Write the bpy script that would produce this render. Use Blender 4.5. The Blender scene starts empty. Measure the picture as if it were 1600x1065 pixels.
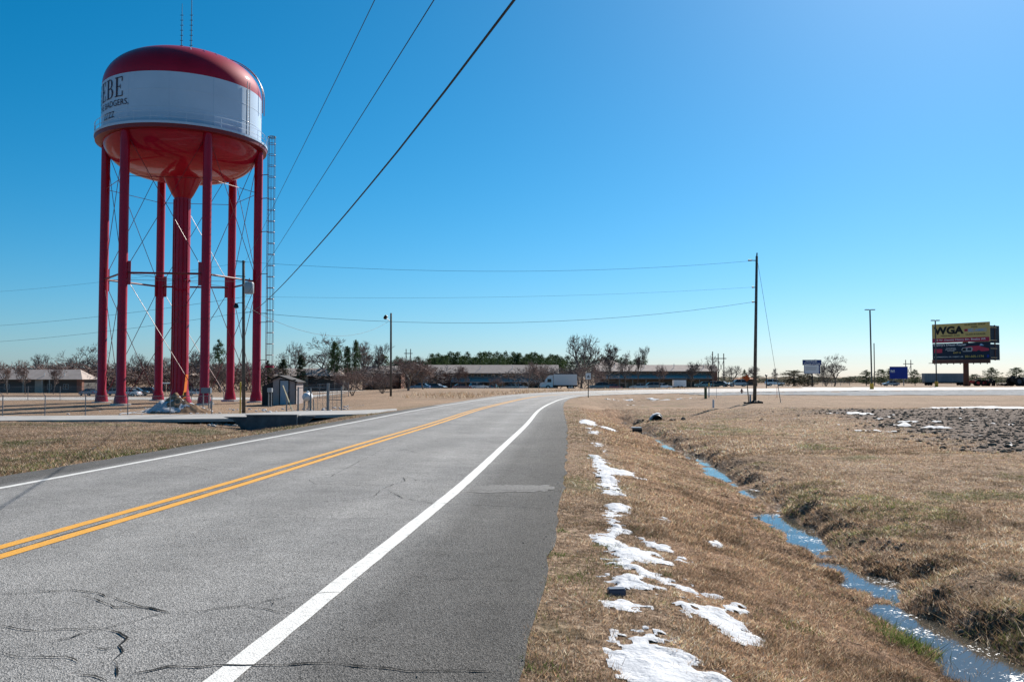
import bpy, bmesh, math, random
import numpy as np
from mathutils import Vector, Matrix, Euler
random.seed(7); RNG = np.random.default_rng(11)
R = math.radians
scene = bpy.context.scene
col = scene.collection

# ------------------------------------------------------------------ camera
FPX, HZ, CAMZ = 1360.0, 587.2, 1.7          # focal length in photo pixels, eye-level row, eye height
PITCH = math.atan((HZ - 532.5) / FPX)
cam_d = bpy.data.cameras.new('camera'); cam = bpy.data.objects.new('camera', cam_d); col.objects.link(cam)
cam_d.sensor_width = 36.0; cam_d.lens = FPX / 1600 * 36.0; cam_d.clip_start = 0.1; cam_d.clip_end = 9000
cam.location = (0, 0, CAMZ); cam.rotation_euler = (R(90) + PITCH, 0, 0)
scene.camera = cam

# ------------------------------------------------------------------ sky and sun
SUN_AZ, SUN_EL = R(30), R(36)
world = bpy.data.worlds.new('World'); scene.world = world; world.use_nodes = True
nt = world.node_tree; nt.nodes.clear()
sky = nt.nodes.new('ShaderNodeTexSky'); sky.sky_type = 'NISHITA'; sky.sun_disc = False
sky.sun_elevation = SUN_EL; sky.sun_rotation = SUN_AZ
sky.altitude = 0; sky.air_density = 0.9; sky.dust_density = 0.42; sky.ozone_density = 10.0
hsv = nt.nodes.new('ShaderNodeHueSaturation'); hsv.inputs['Saturation'].default_value = 1.22; hsv.inputs['Hue'].default_value = 0.48
bg = nt.nodes.new('ShaderNodeBackground'); bg.inputs['Strength'].default_value = 0.055
wo = nt.nodes.new('ShaderNodeOutputWorld')
nt.links.new(sky.outputs[0], hsv.inputs['Color']); nt.links.new(hsv.outputs[0], bg.inputs[0]); nt.links.new(bg.outputs[0], wo.inputs[0])
sun_d = bpy.data.lights.new('sun', 'SUN'); sun_d.energy = 4.6; sun_d.angle = R(0.5); sun_d.color = (1.0, 0.94, 0.86)
sun = bpy.data.objects.new('sun', sun_d); col.objects.link(sun)
SDIR = Vector((math.sin(SUN_AZ) * math.cos(SUN_EL), math.cos(SUN_AZ) * math.cos(SUN_EL), math.sin(SUN_EL)))
sun.rotation_euler = SDIR.to_track_quat('Z', 'Y').to_euler(); sun.location = (0, 0, 60)
vs = scene.view_settings
vs.view_transform = 'Standard'; vs.look = 'None'; vs.exposure = 0.95; vs.gamma = 1.0; vs.use_curve_mapping = False
scene.cycles.max_bounces = 5; scene.cycles.diffuse_bounces = 2; scene.cycles.glossy_bounces = 3
scene.cycles.transparent_max_bounces = 8; scene.cycles.caustics_reflective = False; scene.cycles.caustics_refractive = False

# ------------------------------------------------------------------ materials
MATS = {}
def mat(name, color, rough=0.8, spec=0.3, metal=0.0, var=0.0, scale=4.0, color2=None, bump=0.0, bscale=30.0, detail=6.0, attr=None, transl=0.0, coord='Object', lohi=(0.35, 0.65), coat=0.0):
    if name in MATS: return MATS[name]
    m = bpy.data.materials.new(name); m.use_nodes = True; n = m.node_tree.nodes; l = m.node_tree.links
    b = n['Principled BSDF']; b.inputs['Roughness'].default_value = rough; b.inputs['Metallic'].default_value = metal
    b.inputs['Specular IOR Level'].default_value = spec; b.inputs['Coat Weight'].default_value = coat; b.inputs['Coat Roughness'].default_value = 0.06
    c = tuple(color) + (1,)
    b.inputs['Base Color'].default_value = c
    tc = n.new('ShaderNodeTexCoord')
    src = None
    if color2 is not None or var > 0:
        ns = n.new('ShaderNodeTexNoise'); ns.inputs['Scale'].default_value = scale; ns.inputs['Detail'].default_value = detail
        ns.inputs['Roughness'].default_value = 0.62
        l.new(tc.outputs[coord], ns.inputs['Vector'])
        rp = n.new('ShaderNodeValToRGB'); rp.color_ramp.elements[0].position = lohi[0]; rp.color_ramp.elements[1].position = lohi[1]
        l.new(ns.outputs['Fac'], rp.inputs['Fac'])
        c2 = tuple(color2) + (1,) if color2 is not None else tuple(min(1, x * (1 + var)) for x in color) + (1,)
        c1 = c if color2 is not None else tuple(x * (1 - var) for x in color) + (1,)
        rp.color_ramp.elements[0].color = c1; rp.color_ramp.elements[1].color = c2
        src = rp.outputs['Color']
    if attr:
        at = n.new('ShaderNodeAttribute'); at.attribute_name = attr
        if src is None: src = at.outputs['Color']
        else:
            mx = n.new('ShaderNodeMix'); mx.data_type = 'RGBA'; mx.blend_type = 'MULTIPLY'; mx.inputs[0].default_value = 1
            l.new(src, mx.inputs[6]); l.new(at.outputs['Color'], mx.inputs[7]); src = mx.outputs[2]
    if src is not None: l.new(src, b.inputs['Base Color'])
    if bump > 0:
        nb = n.new('ShaderNodeTexNoise'); nb.inputs['Scale'].default_value = bscale; nb.inputs['Detail'].default_value = 5
        l.new(tc.outputs[coord], nb.inputs['Vector'])
        bp = n.new('ShaderNodeBump'); bp.inputs['Strength'].default_value = bump; bp.inputs['Distance'].default_value = 0.02
        l.new(nb.outputs['Fac'], bp.inputs['Height']); l.new(bp.outputs[0], b.inputs['Normal'])
    if transl > 0:
        tr = n.new('ShaderNodeBsdfTranslucent'); ms = n.new('ShaderNodeMixShader'); ms.inputs[0].default_value = transl
        if src is not None: l.new(src, tr.inputs['Color'])
        else: tr.inputs['Color'].default_value = c
        l.new(b.outputs[0], ms.inputs[1]); l.new(tr.outputs[0], ms.inputs[2]); l.new(ms.outputs[0], n['Material Output'].inputs['Surface'])
    MATS[name] = m
    return m

# ------------------------------------------------------------------ object helpers
def tag(o, label=None, cat=None, group=None, kind=None):
    if label: o['label'] = label
    if cat: o['category'] = cat
    if group: o['group'] = group
    if kind: o['kind'] = kind
    return o
def empty(name, loc=(0, 0, 0), rz=0.0, label=None, cat=None, group=None):
    o = bpy.data.objects.new(name, None); col.objects.link(o); o.location = loc; o.rotation_euler = (0, 0, rz); o.empty_display_size = 0.3
    return tag(o, label, cat, group)
def link_mesh(name, me, m, parent=None):
    if m is not None and len(me.materials) == 0: me.materials.append(m)
    o = bpy.data.objects.new(name, me); col.objects.link(o)
    if parent is not None: o.parent = parent
    return o
def shade_smooth(me, on=True):
    me.polygons.foreach_set('use_smooth', np.full(len(me.polygons), on)); me.update()
class MB:
    """collects simple shapes into one mesh"""
    def __init__(s): s.v = []; s.f = []
    def add(s, vs, fs):
        k = len(s.v); s.v += [tuple(p) for p in vs]; s.f += [tuple(i + k for i in f) for f in fs]; return s
    def box(s, x0, x1, y0, y1, z0, z1):
        return s.add([(x0, y0, z0), (x1, y0, z0), (x1, y1, z0), (x0, y1, z0), (x0, y0, z1), (x1, y0, z1), (x1, y1, z1), (x0, y1, z1)],
                     [(0, 3, 2, 1), (4, 5, 6, 7), (0, 1, 5, 4), (1, 2, 6, 5), (2, 3, 7, 6), (3, 0, 4, 7)])
    def bar(s, p, q, w, h=None, up=(0, 0, 1)):
        p, q = Vector(p), Vector(q); d = (q - p).normalized(); u = Vector(up)
        if abs(d.dot(u)) > 0.95: u = Vector((0, 1, 0))
        a = d.cross(u).normalized() * (w / 2); b = a.cross(d).normalized() * ((h or w) / 2)
        return s.add([p - a - b, p + a - b, p + a + b, p - a + b, q - a - b, q + a - b, q + a + b, q - a + b],
                     [(0, 3, 2, 1), (4, 5, 6, 7), (0, 1, 5, 4), (1, 2, 6, 5), (2, 3, 7, 6), (3, 0, 4, 7)])
    def tube(s, p, q, r0, r1=None, n=10, caps=True):
        r1 = r0 if r1 is None else r1; p, q = Vector(p), Vector(q); d = (q - p).normalized()
        u = Vector((0, 0, 1)) if abs(d.z) < 0.9 else Vector((1, 0, 0)); a = d.cross(u).normalized(); b = a.cross(d)
        vs = []
        for c, r in ((p, r0), (q, r1)):
            for i in range(n):
                t = 2 * math.pi * i / n; vs.append(c + a * (r * math.cos(t)) + b * (r * math.sin(t)))
        fs = [(i, n + i, n + (i + 1) % n, (i + 1) % n) for i in range(n)]
        if caps: fs += [tuple(range(n)), tuple(range(2 * n - 1, n - 1, -1))]
        return s.add(vs, fs)
    def path(s, pts, r, n=6):
        pts = [Vector(p) for p in pts]; m = len(pts); vs = []; fs = []
        for i, p in enumerate(pts):
            d = (pts[min(i + 1, m - 1)] - pts[max(i - 1, 0)]).normalized(); u = Vector((0, 0, 1)) if abs(d.z) < 0.9 else Vector((1, 0, 0))
            a = d.cross(u).normalized(); b = a.cross(d)
            for k in range(n):
                t = 2 * math.pi * k / n; vs.append(p + a * (r * math.cos(t)) + b * (r * math.sin(t)))
        for i in range(m - 1):
            for k in range(n):
                fs.append((i * n + k, (i + 1) * n + k, (i + 1) * n + (k + 1) % n, i * n + (k + 1) % n))
        return s.add(vs, fs)
    def lathe(s, prof, n=48, c=(0, 0)):
        vs = []; fs = []; m = len(prof)
        for i in range(n):
            t = 2 * math.pi * i / n
            for r, z in prof: vs.append((c[0] + r * math.cos(t), c[1] + r * math.sin(t), z))
        for i in range(n):
            j = (i + 1) % n
            for k in range(m - 1): fs.append((i * m + k, j * m + k, j * m + k + 1, i * m + k + 1))
        return s.add(vs, fs)
    def prism(s, poly, y0, y1):
        """polygon in x,z extruded along y"""
        n = len(poly); vs = [(x, y0, z) for x, z in poly] + [(x, y1, z) for x, z in poly]
        return s.add(vs, [tuple(range(n)), tuple(range(2 * n - 1, n - 1, -1))] + [(i, n + i, n + (i + 1) % n, (i + 1) % n) for i in range(n)])
    def build(s, name, m, parent=None, smooth=False, bevel=0.0, angle=None):
        me = bpy.data.meshes.new(name); me.from_pydata(s.v, [], s.f); me.update()
        if bevel > 0:
            bm = bmesh.new(); bm.from_mesh(me); bmesh.ops.bevel(bm, geom=bm.edges[:], offset=bevel, segments=2, affect='EDGES', clamp_overlap=True); bm.to_mesh(me); bm.free()
        if smooth:
            shade_smooth(me)
            if angle: me.set_sharp_from_angle(angle=angle)
        return link_mesh(name, me, m, parent)
def children(o): return [c for c in bpy.data.objects if c.parent == o]
def copy_tree(o, parent=None, label=None):
    c = o.copy(); col.objects.link(c); c.parent = parent
    if label: c['label'] = label
    for ch in children(o): copy_tree(ch, c)
    return c
def np_mesh(name, verts, faces, m, parent=None, smooth=False, colors=None, cname='tint'):
    """verts (N,3), faces (M,3|4) arrays"""
    me = bpy.data.meshes.new(name); nv, nf, k = len(verts), len(faces), faces.shape[1]
    me.vertices.add(nv); me.vertices.foreach_set('co', np.ascontiguousarray(verts, np.float32).ravel())
    me.loops.add(nf * k); me.loops.foreach_set('vertex_index', np.ascontiguousarray(faces, np.int32).ravel())
    me.polygons.add(nf); me.polygons.foreach_set('loop_start', np.arange(0, nf * k, k, dtype=np.int32))
    me.update(calc_edges=True)
    if colors is not None:
        a = me.color_attributes.new(cname, 'FLOAT_COLOR', 'POINT'); a.data.foreach_set('color', np.ascontiguousarray(colors, np.float32).ravel())
    if smooth: shade_smooth(me)
    return link_mesh(name, me, m, parent)

# ------------------------------------------------------------------ noise
def _hash(ix, iy, seed):
    h = (ix.astype(np.int64) * 374761393 + iy.astype(np.int64) * 668265263 + seed * 1442695041) & 0x7fffffff
    h = ((h ^ (h >> 13)) * 1274126177) & 0x7fffffff
    return ((h ^ (h >> 16)) & 0xffff) / 65535.0
def vnoise(x, y, s, seed=0):
    x = np.asarray(x, float) / s; y = np.asarray(y, float) / s
    ix = np.floor(x); iy = np.floor(y); fx = x - ix; fy = y - iy; fx = fx * fx * (3 - 2 * fx); fy = fy * fy * (3 - 2 * fy)
    a = _hash(ix, iy, seed); b = _hash(ix + 1, iy, seed); c = _hash(ix, iy + 1, seed); d = _hash(ix + 1, iy + 1, seed)
    return (a * (1 - fx) + b * fx) * (1 - fy) + (c * (1 - fx) + d * fx) * fy - 0.5
def fnoise(x, y, s, seed=0, oct=3):
    r = 0; a = 1
    for i in range(oct): r = r + a * vnoise(x, y, s / (2 ** i), seed + i * 17); a *= 0.55
    return r
def sstep(a, b, x):
    t = np.clip((np.asarray(x, float) - a) / (b - a), 0, 1); return t * t * (3 - 2 * t)

# ------------------------------------------------------------------ road layout: x, y, z, right/left pavement half width, right/left line offset
CL = np.array([
 (-7.75, -20, .03, 5.3, 4.6, 3.62, 3.45), (-5.75, 0, 0, 5.3, 4.6, 3.62, 3.45), (-5.25, 5.2, -.005, 5.3, 4.6, 3.62, 3.45), (-4.80, 9.9, -.02, 5.28, 4.6, 3.62, 3.45), (-4.42, 14.1, -.04, 5.25, 4.55, 3.62, 3.45),
 (-3.86, 21.9, -.08, 5.22, 4.45, 3.62, 3.45), (-3.05, 33.5, -.16, 5.15, 4.4, 3.6, 3.45), (-1.98, 51.4, -.28, 5.0, 4.35, 3.6, 3.45), (-.45, 69, -.41, 4.6, 4.3, 3.6, 3.45),
 (1.55, 86, -.48, 4.4, 4.5, 3.7, 3.5), (4.0, 98, -.5, 4.7, 5.2, 4.1, 3.8), (9.2, 108.5, -.49, 6.0, 7.5, 5.2, 5.6), (18.5, 118, -.45, 7.5, 11.5, 6.6, 9.0), (34, 127.5, -.4, 8.5, 14, 7.5, 11), (57, 136, -.36, 9, 15, 8, 12), (96, 143, -.33, 9, 15, 8, 12), (180, 147, -.33, 9, 15, 8, 12), (420, 150, -.33, 9, 15, 8, 12)])
def catmull(P, n):
    out = []
    for i in range(len(P) - 1):
        p0 = P[max(i - 1, 0)]; p1 = P[i]; p2 = P[i + 1]; p3 = P[min(i + 2, len(P) - 1)]
        L = np.linalg.norm(p2[:2] - p1[:2]); k = max(2, int(L / n(L, p1)))
        # non-uniform safe tangents
        d01 = max(np.linalg.norm(p1[:2] - p0[:2]), 1e-6); d23 = max(np.linalg.norm(p3[:2] - p2[:2]), 1e-6)
        m1 = (p2 - p0) * L / (L + (d01 if i else 0)) if i else (p2 - p1); m2 = (p3 - p1) * L / (L + d23) if i < len(P) - 2 else (p2 - p1)
        for j in range(k):
            t = j / k; t2 = t * t; t3 = t2 * t
            out.append((2 * t3 - 3 * t2 + 1) * p1 + (t3 - 2 * t2 + t) * m1 + (-2 * t3 + 3 * t2) * p2 + (t3 - t2) * m2)
    out.append(P[-1]); return np.array(out)
ROAD = catmull(CL, lambda L, p: .5 if p[1] < 45 else 1.0 if p[1] < 110 else 3.0)
RT = np.gradient(ROAD[:, :2], axis=0); RT /= np.linalg.norm(RT, axis=1)[:, None]
RN = np.stack([RT[:, 1], -RT[:, 0]], 1)                # unit normal to the right
_IDX = np.arange(len(ROAD)); _NEAR = int(np.argmin(np.abs(ROAD[:, 1] - 84)))
_SP = np.linalg.norm(np.gradient(ROAD[:, :2], axis=0), axis=1)
def road_coords(x, y):
    """nearest road station values: lateral offset (+ right), z, half widths, station index"""
    x = np.asarray(x, float).ravel(); y = np.asarray(y, float).ravel(); n = len(x)
    o = np.empty(n); z = np.empty(n); wr = np.empty(n); wl = np.empty(n); st = np.empty(n)
    fast = (y < 70) & (np.abs(x) < 45); near = np.nonzero(fast)[0]; rest = np.nonzero(~fast)[0]
    if len(near):
        px, py = x[near], y[near]; s = np.interp(py, ROAD[:_NEAR, 1], _IDX[:_NEAR])
        def at(s):
            k = np.clip(s.astype(int), 0, _NEAR); t = np.clip(s - k, 0, 1)[:, None]
            return ROAD[k] * (1 - t) + ROAD[k + 1] * t, RT[k] * (1 - t) + RT[k + 1] * t, _SP[k]
        for _ in range(3):
            c, tg, sp = at(s); s = np.clip(s + ((px - c[:, 0]) * tg[:, 0] + (py - c[:, 1]) * tg[:, 1]) / sp, 0, _NEAR)
        c, tg, sp = at(s); o[near] = tg[:, 1] * (px - c[:, 0]) - tg[:, 0] * (py - c[:, 1]); z[near], wr[near], wl[near], st[near] = c[:, 2], c[:, 3], c[:, 4], s
    if len(rest):
        A = ROAD[:-1, :2]; D = ROAD[1:, :2] - A; L2 = (D ** 2).sum(1)
        for i in range(0, len(rest), 20000):
            ii = rest[i:i + 20000]; px = x[ii, None]; py = y[ii, None]
            t = np.clip(((px - A[:, 0]) * D[:, 0] + (py - A[:, 1]) * D[:, 1]) / L2, 0, 1)
            dx = px - A[:, 0] - t * D[:, 0]; dy = py - A[:, 1] - t * D[:, 1]; d2 = dx * dx + dy * dy
            k = d2.argmin(1); r = np.arange(len(k)); tt = t[r, k]; d = np.sqrt(d2[r, k])
            o[ii] = np.where(D[k, 1] * dx[r, k] - D[k, 0] * dy[r, k] >= 0, d, -d)
            z[ii] = ROAD[k, 2] * (1 - tt) + ROAD[k + 1, 2] * tt; wr[ii] = ROAD[k, 3] * (1 - tt) + ROAD[k + 1, 3] * tt; wl[ii] = ROAD[k, 4] * (1 - tt) + ROAD[k + 1, 4] * tt
            st[ii] = k + tt
    return o, z, wr, wl, st
# ------------------------------------------------------------------ terrain
def base_z(x, y):
    a = x / np.maximum(np.abs(y), 8)
    zl = np.interp(y, [0, 20, 45, 62, 75, 90, 115, 190, 300, 4000], [-.25, -.45, -.85, -1.15, -1.05, -.95, -1.5, -2.5, -2.9, -3.0])
    zc = np.interp(y, [0, 50, 75, 100, 130, 165, 205, 250, 300, 4000], [-.46, -.47, -.5, -.5, -.5, -.62, -1.5, -2.3, -2.7, -3.0])
    zr = np.interp(y, [0, 50, 66, 100, 170, 255, 300, 500, 4000], [-.46, -.45, -.38, -.33, -.33, -1.2, -1.7, -2.4, -3.0])
    wl = sstep(-.1, -.3, a); wr = sstep(.12, .3, a)
    return zl * wl + zr * wr + zc * (1 - wl - wr)
DITCH_END = 53.0
def terrain(x, y, fine=True):
    x = np.asarray(x, float); y = np.asarray(y, float); sh = x.shape; x = x.ravel(); y = y.ravel()
    o, zr, wr, wl, st = road_coords(x, y)
    zb = base_z(x, y) + 0.10 * fnoise(x, y, 14, 3) * sstep(2, 10, np.maximum(o - wr, -o - wl)) * sstep(400, 100, y)
    sr = o - wr; sl = -o - wl
    near = y < 100
    # right verge and ditch
    mw = sstep(2.3, 3.1, sr) * sstep(6.2, 4.9, sr) * (o > 0); sd = sr + mw * (.42 * vnoise(y, y * 0, 3.1, 401) + .30 * vnoise(y, y * 0, 1.3, 402))
    dr = np.interp(sd, [-.3, 0, .35, .8, 1.3, 2.2, 3.1, 3.45, 3.7, 3.95, 4.15, 4.4, 5.4, 8], [-.05, -.012, -.03, -.07, -.16, -.39, -.64, -.73, -.81, -.79, -.64, -.52, -.47, -.45])
    fade = sstep(DITCH_END + 22, DITCH_END - 2, y)
    dr = dr * fade + np.interp(sr, [-.3, 0, .5, 3, 8], [-.05, -.012, -.03, -.12, -.12]) * (1 - fade)
    # second hollow beyond the track, near the road bend
    hol = np.exp(-(((x - 10.6) / 3.0) ** 2 + ((y - 79) / 7.0) ** 2)) * .55 + np.exp(-(((x - 14.2) / 3.6) ** 2 + ((y - 93) / 4.5) ** 2)) * .75
    tr = np.exp(-((y - 57.5 - (x - 9) * .05) / 2.2) ** 2) * sstep(4.5, 6.5, x) * sstep(60, 30, x)     # track over the ditch
    zR = zr + dr
    wR = sstep(6, 16, sr)
    zR = zR * (1 - wR) + zb * wR
    zR = zR * (1 - tr * .8) + (-.45) * tr * .8 - hol * sstep(0.6, 2.5, sr)
    # left verge
    wL = sstep(.8, 9, sl)
    zL = (zr + np.interp(sl, [-.3, 0, .5, 3], [-.05, -.012, -.05, -.2])) * (1 - wL) + zb * wL
    zL -= (.95 * np.exp(-(((x + 11.0) / 1.9) ** 2 + ((y - 39.5) / 4.6) ** 2)) + .5 * np.exp(-(((x + 12.0) / 1.7) ** 2 + ((y - 44) / 2) ** 2))) * sstep(.3, 1.5, sl)       # ditch by the headwall
    z = np.where(o >= 0, np.where(sr > -.3, zR, zr - .06), np.where(sl > -.3, zL, zr - .06))
    if fine:
        out = np.maximum(sr, sl)
        q = sstep(.05, 1.0, out) * sstep(140, 60, y)
        z = z + q * (.05 * fnoise(x, y, 1.1, 5) + .035 * vnoise(x, y, .33, 8) + .018 * vnoise(x, y, .14, 9))
        z = z + mw * (.11 * fnoise(x, y, .8, 405) + .10 * vnoise(x, y, .30, 406))
        bank = np.exp(-((sr - 4.35) / .42) ** 2) * (o > 0) * fade
        z = z + bank * (.10 * fnoise(x, y, .8, 21) + .08 * vnoise(x, y, .25, 22))
        z = z + plow(x, y) * (.13 * np.abs(vnoise(x, y, .75, 31)) + .12 * np.abs(vnoise(x, y, .42, 32)))
    return z.reshape(sh)
def plow(x, y):
    """dark turned soil on the right field"""
    edge = np.interp(y, [20, 26, 38, 52, 56], [22, 15.6, 17.3, 19.8, 21]) + 1.5 * fnoise(x, y, 4, 41)
    return sstep(-1.2, 1.6, x - edge + 1.6 + 2.2 * vnoise(x, y, 1.1, 44)) * sstep(55.5, 54, y + .6 * vnoise(x, y, 3, 43)) * sstep(17, 22, y)
def tz(x, y): return float(terrain(np.array([x]), np.array([y]), True)[0])
def ray(px, py):
    a = (px - 800) / FPX; b = (532.5 - py) / FPX
    return np.array([a, math.cos(PITCH) - b * math.sin(PITCH), math.sin(PITCH) + b * math.cos(PITCH)])
def P(px, py, Y):
    """the point of the scene seen at photo pixel px, py, at distance Y"""
    d = ray(px, py); return Vector((d[0] / d[1] * Y, Y, CAMZ + d[2] / d[1] * Y))
_YS = np.geomspace(2.5, 700, 1500)
def G(px, py):
    d = ray(px, py); xs = d[0] / d[1] * _YS; zs = CAMZ + d[2] / d[1] * _YS
    g = terrain(xs, _YS, False); k = np.nonzero(zs <= g)[0]
    Y = _YS[k[0]] if len(k) else 700.0
    return Vector((d[0] / d[1] * Y, Y, float(terrain(np.array([d[0] / d[1] * Y]), np.array([Y]), True)[0])))
def on_ground(px, Y):
    x = (px - 800) / FPX * Y; return Vector((x, Y, tz(x, Y)))

def graded(lo, hi, segs):
    """segs: list of (limit, step, growth) going outwards from lo"""
    out = [lo]; v = lo
    for lim, step, gr in segs:
        s = step
        while v < lim - 1e-6:
            v = min(v + s, lim); out.append(v); s *= gr
    return np.array(out)
GY = graded(-25, 4000, [(3, 1.5, 1), (14, .07, 1.0), (60, .085, 1.006), (140, .55, 1.02), (400, 3, 1.05), (4000, 20, 1.25)])
xr = graded(-.2, 4000, [(9.2, .085, 1), (40, .11, 1.012), (120, 1.0, 1.05), (4000, 6, 1.3)])
xl = graded(.2, 4000, [(9, .5, 1), (45, .22, 1.004), (120, 1.0, 1.05), (4000, 6, 1.3)])
GX = np.concatenate([-xl[::-1], xr])
XX, YY = np.meshgrid(GX, GY); ZZ = terrain(XX, YY)
nx, ny = len(GX), len(GY); print('terrain', nx, ny)
idx = np.arange(nx * ny).reshape(ny, nx)
TF = np.stack([idx[:-1, :-1], idx[:-1, 1:], idx[1:, 1:], idx[1:, :-1]], -1).reshape(-1, 4)
o_, zr_, wr_, wl_, st_ = road_coords(XX, YY)
SR = (o_ - wr_).reshape(ny, nx); SL = (-o_ - wl_).reshape(ny, nx)
# what covers the ground: r = bare turned soil, g = green growth, b = rust-brown grass of the slope
pl = plow(XX, YY)
mud = np.clip(np.exp(-((SR - 4.2) / .36) ** 2) * sstep(60, 50, YY) * (.55 + 1.5 * fnoise(XX, YY, .9, 51)), 0, 1)
mud = np.maximum(mud, sstep(.28, .42, fnoise(XX, YY, 2.6, 52)) * sstep(8, 14, SR) * sstep(70, 40, YY) * .7)
strip = np.exp(-((YY - 52.8) / 3.5) ** 2) * sstep(10, 14, XX) * sstep(-.25, .2, fnoise(XX, YY, 3, 53)) * .8
soil = np.clip(np.maximum(np.maximum(pl, mud), strip), 0, 1)
soil = np.maximum(soil, np.clip(.45 + .5 * fnoise(XX, YY, 2.2, 55), 0, .8) * (SL > .3) * sstep(56, 50, YY))
green = sstep(.12, .5, fnoise(XX, YY, 1.6, 61)) * (.15 + .5 * sstep(1.2, .2, SR) * (SR > 0) + .5 * sstep(5, 6.5, SR) * sstep(12, 7, SR)) + .8 * sstep(.05, .4, fnoise(XX, YY, 3.5, 62)) * (SL > .4) * sstep(70, 30, YY)
green = np.maximum(green, 1.0 * np.exp(-(((XX + 14.0) / 2.0) ** 2 + ((YY - 39) / 2.5) ** 2)))
rust = np.clip(sstep(.9, 1.5, SR) * sstep(4.6, 3.2, SR) * sstep(75, 55, YY) + .35 * sstep(5, 7, SR) * sstep(0, .5, fnoise(XX, YY, 3, 71)), 0, 1)
tan = sstep(57, 63, YY) * (SR > 0) + (SL > 0) * sstep(50, 66, YY) * sstep(-20, -8, XX)
ZONE = np.stack([soil, np.clip(green, 0, 1), rust, np.clip(tan, 0, 1)], -1).reshape(-1, 4)

def ground_material():
    m = bpy.data.materials.new('dormant_grass_ground'); m.use_nodes = True; n = m.node_tree.nodes; l = m.node_tree.links; b = n['Principled BSDF']
    b.inputs['Roughness'].default_value = 0.95; b.inputs['Specular IOR Level'].default_value = 0.1
    tc = n.new('ShaderNodeTexCoord')
    at = n.new('ShaderNodeAttribute'); at.attribute_name = 'zone'; sp = n.new('ShaderNodeSeparateColor'); l.new(at.outputs['Color'], sp.inputs[0])
    def noise(s, d=6, stretch=None):
        x = n.new('ShaderNodeTexNoise'); x.inputs['Scale'].default_value = s; x.inputs['Detail'].default_value = d; x.inputs['Roughness'].default_value = .65
        l.new(tc.outputs['Object'], x.inputs['Vector']); return x.outputs['Fac']
    def ramp(f, cols):
        r = n.new('ShaderNodeValToRGB'); e = r.color_ramp.elements
        e[0].position, e[0].color = cols[0][0], tuple(cols[0][1]) + (1,); e[1].position, e[1].color = cols[-1][0], tuple(cols[-1][1]) + (1,)
        for p, c in cols[1:-1]: q = e.new(p); q.color = tuple(c) + (1,)
        l.new(f, r.inputs['Fac']); return r.outputs['Color']
    def mix(f, a, c):
        x = n.new('ShaderNodeMix'); x.data_type = 'RGBA'
        if isinstance(f, float): x.inputs[0].default_value = f
        else: l.new(f, x.inputs[0])
        l.new(a, x.inputs[6]); l.new(c, x.inputs[7]); return x.outputs[2]
    def mul(a, bb):
        x = n.new('ShaderNodeMath'); x.operation = 'MULTIPLY'
        for i, v in enumerate((a, bb)):
            if isinstance(v, (int, float)): x.inputs[i].default_value = v
            else: l.new(v, x.inputs[i])
        return x.outputs[0]
    fine = noise(13.0, 9); mid = noise(.55, 5); big = noise(.09, 4)
    straw = ramp(fine, [(.34, (.045, .031, .020)), (.47, (.22, .15, .095)), (.58, (.40, .295, .195)), (.70, (.62, .50, .37))])
    rusty = ramp(fine, [(.34, (.05, .031, .020)), (.48, (.25, .155, .093)), (.60, (.42, .275, .17)), (.72, (.62, .48, .34))])
    grn = ramp(fine, [(.30, (.030, .034, .014)), (.50, (.10, .105, .040)), (.72, (.24, .23, .11))])
    soilc = ramp(fine, [(.32, (.04, .03, .023)), (.50, (.14, .108, .083)), (.66, (.27, .215, .17)), (.80, (.48, .41, .35))])
    tanc = mix(.5, ramp(mid, [(.3, (.20, .135, .085)), (.7, (.36, .26, .17))]), ramp(fine, [(.3, (.13, .09, .055)), (.7, (.46, .35, .24))]))
    c = mix(mul(ramp(mid, [(.40, (0, 0, 0)), (.62, (1, 1, 1))]), .35), straw, rusty)
    c = mix(sp.outputs[2], c, rusty)
    c = mix(mul(at.outputs['Alpha'], .75), c, tanc)
    c = mix(sp.outputs[1], c, grn)
    c = mix(sp.outputs[0], c, soilc)
    dark = ramp(big, [(.3, (.70, .685, .72)), (.7, (1.02, .98, 1.0))])
    mm = n.new('ShaderNodeMix'); mm.data_type = 'RGBA'; mm.blend_type = 'MULTIPLY'; mm.inputs[0].default_value = 1; l.new(c, mm.inputs[6]); l.new(dark, mm.inputs[7])
    l.new(mm.outputs[2], b.inputs['Base Color'])
    bp = n.new('ShaderNodeBump'); bp.inputs['Strength'].default_value = 1.0; bp.inputs['Distance'].default_value = .07
    l.new(noise(9.0, 9), bp.inputs['Height']); l.new(bp.outputs[0], b.inputs['Normal'])
    return m
M_GROUND = ground_material()
ground = np_mesh('ground', np.stack([XX, YY, ZZ], -1).reshape(-1, 3), TF, M_GROUND, smooth=True, colors=ZONE, cname='zone')
tag(ground, kind='structure')

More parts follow.
